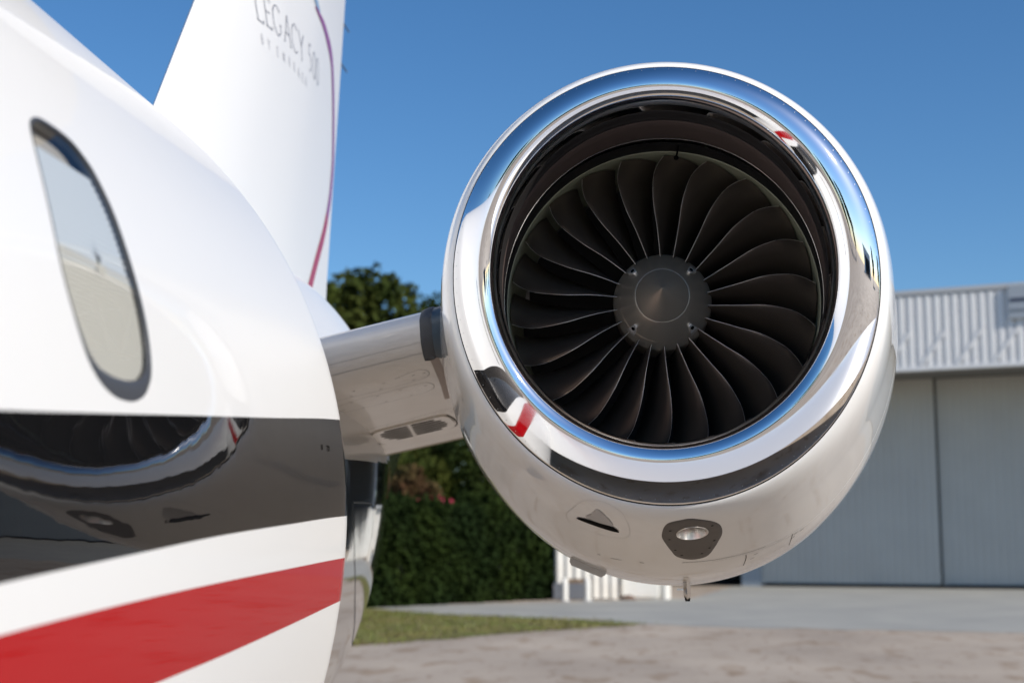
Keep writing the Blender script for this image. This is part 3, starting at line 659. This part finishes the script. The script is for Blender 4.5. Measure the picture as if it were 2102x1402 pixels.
# lower rear fairing tab and drain mast under the cowl
T0, T1 = Vector(cowlp(4.46, -112.6)), Vector(cowlp(4.40, -103.6))
d_ = (T1 - T0).normalized(); dn = Vector((0, 0, -1)); dn = (dn - d_ * dn.dot(d_)).normalized(); q0, q1 = T0 - dn * 0.03, T1 - dn * 0.03
out_ = [q0, q0 + dn * 0.042 + d_ * 0.000, q0 + dn * 0.052 + d_ * 0.010, q1 + dn * 0.052 - d_ * 0.012, q1 + dn * 0.040, q1]
V = out_ + [p + Vector((0, 0.35, 0.02)) for p in out_]; n_ = len(out_)
mesh("drain_fairing", V, [tuple(range(n_)), tuple(range(2 * n_ - 1, n_ - 1, -1))] + [(i, i + n_, (i + 1) % n_ + n_, (i + 1) % n_) for i in range(n_)], mat("fairing_grey", (0.68, 0.67, 0.65), 0.5), jet, sharp=30)
mx_, my_, mz_ = 0.068, 4.38, 1.612
rows = []
for z, y0, y1, w_ in ((0.05, 0.0, 0.10, 0.012), (0.0, 0.0, 0.10, 0.012), (-0.030, 0.012, 0.10, 0.011), (-0.060, 0.040, 0.10, 0.011), (-0.080, 0.082, 0.10, 0.007)):
    rows.append([(mx_ + sx * w_ + (-z) * 0.06, my_ + yy, mz_ + z) for sx, yy in ((0, y0), (1, y0 + 0.02), (1, y1 - 0.02), (0.3, y1), (-0.3, y1), (-1, y1 - 0.02), (-1, y0 + 0.02))])
v, f = grid(rows, close_j=True); f.append(tuple(4 * 7 + k for k in range(7))); mesh("drain_mast", v, f, STEELS, jet, sharp=35)
v, f = boxv(mx_ - 0.028, mx_ - 0.008, my_ + 0.03, my_ + 0.045, mz_ - 0.046, mz_ - 0.040); mesh("drain_nozzle", v, f, STEELS, jet, smooth=False)
# pylon details
PYCM = mat("pylon_panel_line", (0.12, 0.11, 0.10), 0.7)
def pmesh(name, pts, off, m, parent, n=3, dens=4, side=None):
    v, f, L = patch(pyf, pts, off, n, dens=dens)
    if side:   # give the plate its edge
        k0 = len(v); v = list(v) + [pyf(a, b, 0.0) for a, b in L]; N = len(L)
        f = list(f) + [(i, (i + 1) % N, k0 + (i + 1) % N, k0 + i) for i in range(N)]
    return mesh(name, v, f, m, parent, sharp=40)
seamline("panel_line", pyf, pyn, [(-0.86, 0.115), (-0.79, 0.095), (-0.756, 0.105), (-0.752, 0.135), (-0.775, 0.155), (-0.83, 0.165), (-0.93, 0.168), (-1.06, 0.165), (-1.20, 0.165)], 0.0007, PYCM, pylon)
seamline("panel_line", pyf, pyn, [(-1.110, 0.262), (-1.100, 0.225), (-1.03, 0.20), (-0.92, 0.195), (-0.80, 0.19), (-0.772, 0.21), (-0.768, 0.245), (-0.785, 0.278), (-0.83, 0.30), (-0.95, 0.302), (-1.07, 0.305), (-1.105, 0.292)], 0.0007, PYCM, pylon, closed=True)
seamline("panel_line", pyf, pyn, [(-0.70 - 0.05 * k, 0.016) for k in range(12)], 0.0006, PYCM, pylon)
seamline("panel_line", pyf, pyn, [(-0.74 - 0.05 * k, 0.036) for k in range(12)], 0.0012, GREYLINE, pylon)
seamline("panel_line", pyf, pyn, [(-1.19, 0.66), (-1.185, 0.63), (-1.11, 0.585), (-0.95, 0.573), (-0.80, 0.562), (-0.775, 0.59), (-0.775, 0.66), (-0.79, 0.76)], 0.0009, PYCM, pylon)
seamline("panel_line", pyf, pyn, [(-1.19, 0.66), (-1.20, 0.75), (-1.215, 0.85), (-1.235, 0.93)], 0.0009, PYCM, pylon)
seamline("panel_line", pyf, pyn, [(-1.22, 0.90), (-1.0, 0.90), (-0.80, 0.895)], 0.0006, GREYLINE, pylon)
for a, b in ((-0.80, 0.120), (-0.765, 0.122), (-0.90, 0.125), (-1.0, 0.128), (-0.81, 0.152), (-0.92, 0.158), (-1.02, 0.160), (-1.09, 0.27), (-1.04, 0.212), (-0.95, 0.208), (-0.87, 0.204), (-0.79, 0.222), (-1.03, 0.295), (-0.95, 0.292), (-0.86, 0.288), (-1.05, 0.59), (-0.95, 0.583), (-0.86, 0.576), (-1.178, 0.68), (-1.185, 0.74), (-1.19, 0.79), (-1.20, 0.84), (-0.785, 0.62), (-0.79, 0.67)):
    seamline("screw", pyf, pyn, [(a - 0.005, b), (a + 0.005, b - 0.001)], 0.0016, PYCM, pylon, off=0.0012)
for k in range(3):
    for q in range(2): seamline("small_marking", pyf, pyn, [(-0.812 + 0.006 * k, 0.60 + 0.018 * q), (-0.800 + 0.006 * k, 0.60 + 0.018 * q)], 0.0010, PYCM, pylon, off=0.0012)
seamline("small_marking", pyf, pyn, [(-0.85, 0.585), (-0.82, 0.584)], 0.0012, PYCM, pylon, off=0.0012)
GR = [(-1.148, 0.690), (-1.142, 0.665), (-1.112, 0.635), (-1.05, 0.628), (-0.95, 0.625), (-0.87, 0.622), (-0.838, 0.636), (-0.828, 0.70), (-0.832, 0.765), (-0.862, 0.800), (-0.95, 0.810), (-1.05, 0.818), (-1.115, 0.822), (-1.146, 0.800), (-1.152, 0.74)]
grille = pmesh("vent_grille", GR, 0.006, PYLW, jet, n=4, side=True)
seamline("grille_gap", pyf, pyn, [(-1.152, 0.66), (-1.156, 0.70), (-1.158, 0.76), (-1.152, 0.815), (-1.118, 0.835), (-1.05, 0.830), (-0.95, 0.822), (-0.865, 0.812), (-0.828, 0.775), (-0.822, 0.70), (-0.832, 0.63)], 0.0030, SEAM, grille, off=0.0015)
x0s = [-1.085, -1.108, -1.114, -1.112, -1.102, -1.08]; x1s = [-0.885, -0.866, -0.858, -0.856, -0.864, -0.890]
for k in range(6):
    s_ = 0.648 + 0.0265 * k; xm = -0.985 - 0.004 * k
    for xa, xb, ds in ((x0s[k], xm - 0.006, 0.0), (xm + 0.008, x1s[k], -0.004)):
        pmesh("slot", [(xa, s_ + ds), (xa + 0.008, s_ + ds - 0.0064), (xb - 0.008, s_ + ds - 0.0064), (xb, s_ + ds), (xb - 0.008, s_ + ds + 0.0064), (xa + 0.008, s_ + ds + 0.0064)], 0.0072, SEAM, grille, n=1, dens=2)
# trailing edge strip and rubber seal where the pylon enters the cowl
rows = [[pyl(x, 0.985, -1, 0.0012), pyl(x, 1.0, -1, 0.0012), (pyl(x, 1.0, 1)[0], pyl(x, 1.0, 1)[1] + 0.002, pyl(x, 1.0, 1)[2])] for x in np.linspace(-1.28, -0.70, 12)]
v, f = grid(rows); mesh("trailing_edge_strip", v, f, OLIVE, pylon)
def sealrow(x, o, su, sl_): return [pyl(x, s, 1, o) for s in (su, 0.3, 0.2, 0.12, 0.07, 0.04, 0.02, 0.008, 0.003)] + [(pyl(x, 0, 1)[0], pyl(x, 0, 1)[1] - o, pyl(x, 0, 1)[2])] + [pyl(x, s, -1, o) for s in (0.003, 0.008, 0.015, 0.025, 0.04, 0.055, sl_)]
rows = [sealrow(x, o, 0.4, sl_) for x, o, sl_ in ((-0.744, 0.001, 0.034), (-0.742, 0.006, 0.035), (-0.728, 0.009, 0.044), (-0.712, 0.009, 0.052), (-0.706, 0.004, 0.055))]
v, f = grid(rows); mesh("rubber_seal", v, f, RUBBER, jet)
rows = [sealrow(x, o, 0.4, sl_) for x, o, sl_ in ((-0.706, 0.004, 0.054), (-0.690, 0.005, 0.062), (-0.660, 0.007, 0.075), (-0.62, 0.009, 0.09))]
v, f = grid(rows); mesh("inner_seal", v, f, mat("blue_grey_seal", (0.055, 0.085, 0.115), 0.4), jet)
rows = [[pyl(x - 0.035 + d, s, -1, 0.004) for d in (0, 0.014, 0.028)] for x, s in ((-0.692, 0.056), (-0.692, 0.10), (-0.700, 0.18), (-0.712, 0.25), (-0.725, 0.32), (-0.745, 0.42))]
v, f = grid(rows); fl = mesh("root_flange", v, f, mat("flange_pinkish_grey", (0.40, 0.33, 0.30), 0.5), jet)
def fun(q): return Vector((q.x - FX, 0.1, (q.z - _zc(q.y)) * 0.6)).normalized()
def fusf(y, t, off=0.0): return fus(y, t, off)
TPL = mat("tail_panel_line", (0.05, 0.06, 0.07), 0.5)
seamline("tail_seam", fusf, fun, [(4.88, -1.5), (4.93, -4.0), (4.987, -6.76), (5.07, -10.5), (5.173, -13.9), (5.33, -19.0), (5.54, -24.2), (5.80, -30), (6.1, -35)], 0.004, TPL, fuselage, off=0.002)
seamline("tail_seam", fusf, fun, [(4.90, -1.35), (5.10, -2.1), (5.30, -2.9), (5.43, -3.5), (5.50, -4.6), (5.53, -6.5), (5.56, -10)], 0.003, TPL, fuselage, off=0.002)
# little marks on the black band
for y0, y1, t0, t1 in ((3.045, 3.052, 6.35, 6.9), (3.10, 3.104, 6.35, 6.75), (3.095, 3.118, 6.85, 6.95), (3.112, 3.118, 6.4, 6.9)):
    V = [fus(y0, t0, 0.001), fus(y1, t0, 0.001), fus(y1, t1, 0.001), fus(y0, t1, 0.001)]; mesh("small_mark", V, [(0, 1, 2, 3)], SEAM, fuselage, smooth=False)
#DETAILS-END
# ------------------------------------------------------------------ hangar
HO = Vector((11.15, 59.58, 0)); HD = Vector((-0.9455, 0.3256, 0)); HN = Vector((0.3256, 0.9455, 0))
def hp(s, t, z): return HO + HD * s + HN * t + Vector((0, 0, z))
def hbox(s0, s1, t0, t1, z0, z1):
    v = [hp(a, b, c) for c in (z0, z1) for b in (t0, t1) for a in (s0, s1)]
    return v, [(0, 2, 3, 1), (4, 5, 7, 6), (0, 1, 5, 4), (2, 6, 7, 3), (0, 4, 6, 2), (1, 3, 7, 5)]
HWHITE = mat("hangar_white_metal", (0.86, 0.85, 0.83), 0.5, vary=(1.5, 0.3, (0.80, 0.79, 0.77)))
SHEDW = mat("shed_weathered_white", (0.72, 0.71, 0.67), 0.55, vary=(1.6, 0.25, (0.58, 0.55, 0.49)))
HGREY = mat("hangar_trim_grey", (0.52, 0.53, 0.54), 0.55)
HDOOR = mat("hangar_door_grey_blue", (0.60, 0.58, 0.52), 0.55, vary=(0.6, 0.3, (0.53, 0.51, 0.46)))
HDARK = mat("hangar_inside_dark", (0.03, 0.03, 0.03), 0.9)
HBROWN = mat("soffit_brown_grey", (0.20, 0.19, 0.17), 0.8)
hangar = empty("hangar", tuple(HO), "large white metal hangar with ribbed fascia above grey blue sliding doors", "hangar", rz=math.atan2(HD.y, HD.x))
FT = -3.3
HBACK = mat("fascia_sheet_grey", (0.66, 0.66, 0.66), 0.55)
v, f = hbox(-30, 12.6, FT, FT + 0.12, 8.62, 11.46); mesh("fascia_backing", v, f, HBACK, hangar, smooth=False)
v, f = hbox(-30.1, 12.7, FT - 0.13, 0.6, 11.46, 11.64); mesh("parapet_cap", v, f, HGREY, hangar, smooth=False)
v, f = hbox(-30.1, 12.7, FT - 0.11, FT + 0.35, 8.46, 8.62); mesh("fascia_trim", v, f, HWHITE, hangar, smooth=False)
v, f = hbox(-30, 12.6, FT + 0.35, -0.02, 8.52, 8.60); mesh("soffit", v, f, HBROWN, hangar, smooth=False)
rv = []
for z in (8.62, 11.39):
    for a, b in ((-0.135, 0.0), (-0.085, -0.09), (0.085, -0.09), (0.135, 0.0)): rv.append((a, b, z))
rme = bpy.data.meshes.new("fascia_rib"); rme.from_pydata(rv, [], [(0, 1, 5, 4), (1, 2, 6, 5), (2, 3, 7, 6), (4, 5, 6, 7), (0, 3, 2, 1)]); rme.materials.append(HWHITE)
hinv = wmat(hangar).inverted()
for k in range(125):
    s_ = 12.45 - 0.338 * k
    o = bpy.data.objects.new("fascia_rib", rme); col.objects.link(o); o.parent = hangar
    m_ = hinv @ Matrix([[HD.x, HN.x, 0, 0], [HD.y, HN.y, 0, 0], [0, 0, 1, 0], [0, 0, 0, 1]]); p_ = hinv @ hp(s_, FT, 0)
    o.matrix_local = Matrix.Translation(p_) @ (hinv.to_3x3() @ Matrix([[HD.x, HN.x, 0], [HD.y, HN.y, 0], [0, 0, 1]])).to_4x4()
for k in range(30):
    s0 = 12.2 - 1.36 * k
    V = [hp(s0 + a, FT - 0.093 - b, 8.68 + c) for b in (0, 0.018) for a, c in ((0.0, 0.0), (-0.14, 0.0), (-1.14, 1.36), (-1.0, 1.40))]
    mesh("diagonal_bar", V, [(0, 1, 2, 3), (7, 6, 5, 4), (0, 4, 5, 1), (1, 5, 6, 2), (2, 6, 7, 3), (3, 7, 4, 0)], HWHITE, hangar, smooth=False)  # pale diagonal streaks of the fascia built as flat bars
def door(s0, s1, t):
    rows = [[], []]; n = int((s0 - s1) / 0.30); 
    for k in range(n + 1):
        s_ = s0 + (s1 - s0) * k / n; w_ = (s1 - s0) / n
        for a, b in ((0.0, 0), (0.30, 0), (0.40, 0.014), (0.58, 0.014), (0.68, 0)):
            if k == n and a > 0: break
            for r_, z in zip(rows, (0.14, 8.52)): r_.append(hp(s_ + w_ * a, t - b, z))
    v, f = grid(rows); return v, f
for (a, b, t) in ((7.42, 0.03, 0.10), (-0.03, -7.45, 0.34), (-7.5, -14.9, 0.10), (-15.0, -22.4, 0.34)):
    v, f = door(a, b, t); d = mesh("sliding_door", v, f, HDOOR, hangar, smooth=False)
    v, f = hbox(a - 0.0, a - 0.16, t - 0.06, t + 0.05, 0.12, 8.52); mesh("door_stile", v, f, HDOOR, d, smooth=False)
    v, f = hbox(a, b, t - 0.05, t + 0.05, 0.06, 0.15); mesh("bottom_rail", v, f, HDARK, d, smooth=False)
v, f = hbox(8.25, 7.42, -0.12, 0.5, 0, 8.54); mesh("door_post", v, f, mat("door_post_grey", (0.36, 0.40, 0.43), 0.5), hangar, smooth=False)
v, f = hbox(12.6, 12.2, -0.1, 0.5, 0, 8.54); mesh("corner_post", v, f, HGREY, hangar, smooth=False)
v, f = hbox(-22.5, -30, -0.1, 0.5, 0, 8.54); mesh("front_wall", v, f, HWHITE, hangar, smooth=False)
v, f = hbox(12.6, 12.4, 0.5, 34, 0, 11.5); mesh("side_wall", v, f, HWHITE, hangar, smooth=False)
v, f = hbox(-29.8, -30, 0.5, 34, 0, 11.5); mesh("side_wall", v, f, HWHITE, hangar, smooth=False)
v, f = hbox(12.6, -30, 33.9, 34.1, 0, 11.4); mesh("rear_wall", v, f, HDARK, hangar, smooth=False)
v, f = hbox(12.4, -29.8, 0.45, 34, 11.3, 11.58); mesh("roof", v, f, HDARK, hangar, smooth=False)
v, f = hbox(12.4, 8.2, 0.5, 12.0, 0.01, 0.012); mesh("inside_floor", v, f, HDARK, hangar, smooth=False)
v, f = hbox(-3.42, -9.4, FT - 0.22, FT - 0.10, 10.25, 11.52); sg = mesh("sign_panel", v, f, mat("sign_grey_blue", (0.36, 0.40, 0.44), 0.5), hangar, smooth=False)
for z0, z1, m_ in ((10.90, 11.02, NAVY), (10.52, 10.60, mat("sign_bar_grey", (0.16, 0.19, 0.22), 0.5))):
    v, f = hbox(-3.48, -4.4, FT - 0.235, FT - 0.222, z0, z1); mesh("sign_bar", v, f, m_, sg, smooth=False)

# ------------------------------------------------------------------ shed, tank and bollards in front of the hangar
shed = empty("shed", (-2.46, 46.9, 0), "small white corrugated shed between the hedge and the dark hangar opening", "shed")
rows = [[], []]
for k in range(29):
    x = -3.46 + 2.0 * k / 28; off = (0.0, -0.05, -0.05, 0.0)[k % 4]
    for r_, z in zip(rows, (0.04, 2.5)): r_.append((x, 46.15 + (x + 3.46) * 0.1 + off, z))
v, f = grid(rows); mesh("corrugated_front", v, f, SHEDW, shed, smooth=False)
v, f = boxv(-3.45, -1.47, 46.42, 49, 0, 2.5); mesh("shed_body", v, f, HWHITE, shed, smooth=False)
v, f = boxv(-3.55, -1.4, 45.95, 49.1, 2.5, 2.6); mesh("shed_roof", v, f, HGREY, shed, smooth=False)
v, f = boxv(-3.50, -2.35, 46.02, 46.13, 0.02, 0.52); mesh("louver_panel", v, f, mat("shed_louver_grey", (0.14, 0.15, 0.17), 0.6), shed, smooth=False)
v, f = boxv(-3.05, -2.30, 46.01, 46.10, 0.53, 0.66); mesh("rusty_ledge", v, f, mat("rusty_ledge", (0.20, 0.14, 0.09), 0.8), shed, smooth=False)
TANKM = mat("bright_white_enamel", (0.74, 0.73, 0.69), 0.45, vary=(2.5, 0.25, (0.66, 0.64, 0.58)))
tank = empty("utility_cabinet", (-0.6, 47, 0), "bright white smooth cabinet standing beside the corrugated shed", "cabinet")
bm = bmesh.new(); bmesh.ops.create_cube(bm, size=1, matrix=Matrix.Translation((-0.74, 47.6, 1.2)) @ Matrix.Diagonal((1.26, 1.7, 2.4, 1))); bmesh.ops.bevel(bm, geom=bm.edges[:], offset=0.06, segments=3, affect='EDGES')
me = bpy.data.meshes.new("cabinet_body"); bm.to_mesh(me); bm.free()
mesh("cabinet_body", [tuple(q.co) for q in me.vertices], [tuple(p.vertices) for p in me.polygons], TANKM, tank, sharp=40)
v, f = tube([(0.05, 46.95, 0), (0.05, 46.95, 2.5)], 0.17, 20); mesh("corner_pipe", v, f, TANKM, tank, sharp=40)
for x, y, lab in ((-3.07, 45.0, "white bollard on the left before the corrugated shed"), (-2.37, 45.1, "white bollard on the right, leaning a touch, before the corrugated shed")):
    b = empty("bollard", (x, y, 0), lab, "bollard", "white bollards before the shed")
    v, f = tube([(x, y, 0), (x + 0.0, y, 0.60), (x, y, 0.66), (x, y, 0.70)], [0.10, 0.10, 0.09, 0.05], 16); mesh("post", v, f, TANKM, b, sharp=40)
    v, f = tube([(x, y, 0.0), (x, y, 0.03)], 0.16, 16); mesh("base_plate", v, f, HGREY, b, sharp=40)
bm = bmesh.new(); bmesh.ops.create_icosphere(bm, subdivisions=3, radius=1)
for q in bm.verts:
    q.co = Vector((q.co.x * 0.26, q.co.y * 0.2, max(q.co.z, -0.1) * 0.13)) * (1 + 0.25 * noise.noise(q.co * 3)) + Vector((-1.15, 46.3, 0.01))
me = bpy.data.meshes.new("dirt_pile"); bm.to_mesh(me); bm.free(); me.shade_smooth()
tag(link("dirt_pile", me, mat("brown_dirt", (0.12, 0.07, 0.045), 0.95)), "small brown heap of dirt at the foot of the white cabinet", "dirt pile")

# ------------------------------------------------------------------ vegetation
def leafmat(name, c1, c2):
    m = mat(name, c1, 0.85, vary=(0.55, 0.12, c2), spec=0.08); return m
LEAF = [leafmat("leaf_deep_green", (0.020, 0.034, 0.007), (0.046, 0.060, 0.010)), leafmat("leaf_olive_green", (0.022, 0.034, 0.007), (0.050, 0.060, 0.012)), leafmat("leaf_dark_green", (0.013, 0.024, 0.007), (0.026, 0.040, 0.008))]
HLEAF = leafmat("hedge_leaf", (0.010, 0.020, 0.005), (0.019, 0.032, 0.006))
RLEAF = leafmat("reddish_leaf", (0.10, 0.035, 0.025), (0.06, 0.055, 0.02)); PINK = mat("pink_blossom", (0.42, 0.035, 0.075), 0.6)
BARK = mat("bark_brown", (0.09, 0.07, 0.05), 0.9, bump=(8, 0.8, 0.03))
def leaves(centres, radii, n, size, seed, squash=0.8):
    r_ = np.random.default_rng(seed); c = np.array(centres); rr = np.array(radii); wgt = rr ** 2 / (rr ** 2).sum()
    k = r_.choice(len(c), n, p=wgt); d = r_.normal(size=(n, 3)); d /= np.linalg.norm(d, axis=1)[:, None]
    rad = rr[k] * (0.55 + 0.5 * r_.random(n) ** 0.6) * (1 + 0.18 * np.sin(d[:, 0] * 7 + k) * np.cos(d[:, 2] * 6 + k))
    p = c[k] + d * rad[:, None] * np.array([1, 1, squash])
    a = r_.normal(size=(n, 3)); a /= np.linalg.norm(a, axis=1)[:, None]; b = np.cross(a, d + r_.normal(size=(n, 3)) * 0.6); b /= np.linalg.norm(b, axis=1)[:, None] + 1e-9
    s_ = size * (0.6 + 0.8 * r_.random(n))[:, None]
    V = np.stack([p - a * s_, p + b * s_ * 0.55, p + a * s_, p - b * s_ * 0.55], 1).reshape(-1, 3)
    return V, np.arange(4 * n).reshape(-1, 4)
def leafmesh(name, V, Fq, m):
    me = bpy.data.meshes.new(name); me.vertices.add(len(V)); me.vertices.foreach_set("co", V.astype(np.float32).ravel())
    me.loops.add(Fq.size); me.loops.foreach_set("vertex_index", Fq.astype(np.int32).ravel()); me.polygons.add(len(Fq)); me.polygons.foreach_set("loop_start", np.arange(len(Fq), dtype=np.int32) * 4)
    me.update(calc_edges=True); me.validate(); me.materials.append(m); return me
def treekit(seed, h, rw, n, size, m):
    r_ = random.Random(seed); cs, rs = [], []
    for k in range(34):
        t = r_.random() ** 0.75; z = h * (0.24 + 0.66 * t); wmax = rw * math.sin(math.pi * min(1, 0.16 + 0.80 * t)) ** 0.7; a = r_.uniform(0, 2 * math.pi); q = wmax * r_.random() ** 0.5 * 0.85
        cs.append((q * math.cos(a), q * math.sin(a), z)); rs.append(rw * r_.uniform(0.20, 0.36))
    V, Fq = leaves(cs, rs, n, size, seed); lm = leafmesh("crown", V, Fq, m)
    parts = [tube([(0, 0, 0), (0.1, 0, h * 0.2), (0.0, 0.1, h * 0.45), (0, 0, h * 0.75)], [h * 0.028, h * 0.021, h * 0.014, h * 0.004], 10)]
    for c, rr in list(zip(cs, rs))[:14]:
        z0 = min(c[2] * 0.6, h * 0.5); parts.append(tube([(0, 0, z0), (c[0] * 0.5, c[1] * 0.5, (z0 + c[2]) / 2 + 0.2), c], [h * 0.010, h * 0.007, h * 0.002], 6))
    v, f = join(parts); tm = bpy.data.meshes.new("trunk"); tm.from_pydata([tuple(q) for q in v], [], f); tm.shade_smooth(); tm.materials.append(BARK)
    return lm, tm
KITS = [treekit(11, 15.0, 5.2, 15000, 0.20, LEAF[0]), treekit(12, 15.0, 5.0, 15000, 0.20, LEAF[1]), treekit(13, 15.0, 6.0, 14000, 0.20, LEAF[2])]
def plant(kit, x, y, h, label, group=None, rz=0.0, wide=1.0, name="tree"):
    e = empty(name, (x, y, 0), label, "tree", group, rz=rz)
    for me_, nm in zip(KITS[kit], ("crown", "trunk")):
        o = bpy.data.objects.new(nm, me_); col.objects.link(o); o.parent = e; s_ = h / 15.0; o.scale = (s_ * wide, s_ * wide, s_)
    return e
plant(1, -14.9, 70, 16.2, "tallest round green tree, its top standing out left of the engine above the pylon", wide=1.1)
plant(0, -18.0, 66, 15.2, "dark green tree just beside the tail fin edge", rz=1.0)
plant(0, -13.0, 75, 14.2, "mid green tree sloping down from the tallest tree towards the engine", rz=2.2, wide=0.8)
plant(2, -13.2, 80, 16.4, "small dark peaked tree close to the left edge of the engine", rz=0.7, wide=0.62)
plant(2, -8.0, 62, 9.0, "low dark tree behind the hedge below the pylon", rz=3.0)
plant(1, -11.5, 58, 8.6, "low olive tree behind the hedge beside the tail cone", rz=4.0)
plant(2, -5.0, 66, 9.8, "dark tree behind the hedge and the lower left of the engine", rz=5.0)
plant(0, -13.8, 60, 9.5, "green tree low behind the polished tail cone", rz=5.6)
plant(2, -1.8, 72, 9.0, "dark low tree hidden mostly by the engine above the shed", rz=1.8)
# hedge
HB = [(-3.50, 46.6), (-8.2, 39.1), (-13.5, 30.7)]
V, Fq = [], []
r_ = np.random.default_rng(5); L = 18.8; n = 42000
a_ = r_.random(n); seg = Vector((-13.5 + 3.50, 30.7 - 46.6, 0)); sd = seg.normalized(); sn = Vector((sd.y, -sd.x, 0))  # sn: away from the camera side decided below
if sn.dot(Vector((0, 1, 0))) < 0: sn = -sn
which = r_.random(n); hz = 2.85 + 0.28 * np.sin(a_ * 34) * np.cos(a_ * 13 + 1) + 0.14 * np.sin(a_ * 90)
z = np.where(which < 0.7, r_.random(n) * hz, hz + r_.normal(size=n) * 0.10); dep = np.where(which < 0.7, -0.02 + r_.normal(size=n) * 0.10 + 0.10 * np.sin(a_ * 75) * np.cos(z * 3.1), r_.random(n) * 1.6)
base = np.array([[-3.50, 46.6, 0]]) + a_[:, None] * np.array([[seg.x, seg.y, 0]]) + dep[:, None] * np.array([[sn.x, sn.y, 0]]); base[:, 2] = z
d = r_.normal(size=(n, 3)); d /= np.linalg.norm(d, axis=1)[:, None]; e_ = np.cross(d, r_.normal(size=(n, 3))); e_ /= np.linalg.norm(e_, axis=1)[:, None]
sz = 0.085 * (0.6 + 0.8 * r_.random(n))[:, None]
Vh = np.stack([base - d * sz, base + e_ * sz * 0.6, base + d * sz, base - e_ * sz * 0.6], 1).reshape(-1, 3)
hedge = empty("hedge", (-8.2, 39.1, 0), "tall clipped dark green hedge behind the grass verge", "hedge")
me = leafmesh("foliage", Vh - np.array([[-8.2, 39.1, 0]]), np.arange(4 * n).reshape(-1, 4), HLEAF); o = bpy.data.objects.new("foliage", me); col.objects.link(o); o.parent = hedge
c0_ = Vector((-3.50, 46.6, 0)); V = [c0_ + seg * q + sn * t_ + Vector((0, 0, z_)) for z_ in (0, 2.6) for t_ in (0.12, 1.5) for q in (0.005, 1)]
mesh("dark_core", V, [(0, 2, 3, 1), (4, 5, 7, 6), (0, 1, 5, 4), (2, 6, 7, 3), (0, 4, 6, 2), (1, 3, 7, 5)], mat("hedge_inside", (0.012, 0.018, 0.008), 0.9), hedge, smooth=False)  # added solid dark box that closes the view through the leaves
# flowering shrub and reddish shrub behind the hedge
def shrub(name, x, y, blobs, n, size, m, label, flowers=None):
    e = empty(name, (x, y, 0), label, "shrub")
    V, Fq = leaves([b[:3] for b in blobs], [b[3] for b in blobs], n, size, int(abs(x) * 100)); o = bpy.data.objects.new("foliage", leafmesh("foliage", V, Fq, m)); col.objects.link(o); o.parent = e
    if flowers:
        V, Fq = leaves([b[:3] for b in flowers], [b[3] for b in flowers], 900, 0.06, 77); o = bpy.data.objects.new("blossom", leafmesh("blossom", V, Fq, PINK)); col.objects.link(o); o.parent = e
    v, f = join([tube([(0, 0, 0), (b[0] * 0.5, b[1] * 0.5, b[2] * 0.6), b[:3]], [0.05, 0.035, 0.015], 6) for b in blobs]); 
    me_ = bpy.data.meshes.new("stem"); me_.from_pydata([tuple(q) for q in v], [], f); me_.materials.append(BARK); o = bpy.data.objects.new("stem", me_); col.objects.link(o); o.parent = e
shrub("red_shrub", -8.7, 47.5, [(0, 0, 3.6, 0.7), (0.6, 0.2, 3.1, 0.6), (-0.6, 0, 3.0, 0.6), (0.2, 0, 4.0, 0.5), (0.9, 0, 3.5, 0.45)], 2600, 0.10, RLEAF, "reddish brown shrub rising behind the hedge beside the tail cone")
shrub("flowering_shrub", -7.3, 47.0, [(0, 0, 2.7, 0.6), (0.7, 0, 2.6, 0.5), (-0.6, 0, 2.8, 0.5)], 1600, 0.09, LEAF[1], "shrub with pink red blossom just above the hedge top", [(-0.1, -0.2, 3.05, 0.30), (0.35, -0.2, 3.0, 0.22), (-0.6, -0.2, 3.1, 0.2)])
# things mirrored in the intake: trees and a building behind the camera
for k, (x, y, h, kit) in enumerate(((-30, -70, 13, 0), (-16, -82, 15, 1), (-4, -76, 12, 2), (8, -88, 14, 0), (20, -80, 13, 1), (34, -84, 15, 2), (70, -30, 13, 1), (84, -12, 14, 0), (90, 10, 13, 2), (82, 30, 14, 1))):
    plant(kit, x, y, h, "far tree across the apron, seen only as a dark fleck in the intake lip", "far trees mirrored in the intake lip", rz=k * 0.9, wide=1.15)
b2 = empty("far_hangar", (92, -78, 0), "grey far hangar with a dark door, mirrored on the right of the intake lip", "hangar", rz=R(45))
v, f = boxv(-14, 14, 0, 22, 0, 9); mesh("wall", v, f, HWHITE, b2, smooth=False, world=False)
v, f = boxv(-9, 9, 22.02, 22.15, 0, 6.5); mesh("door", v, f, HDARK, b2, smooth=False, world=False)
v, f = boxv(-14.5, 14.5, -0.5, 22.5, 9.0, 9.4); mesh("roof", v, f, HGREY, b2, smooth=False, world=False)
#END
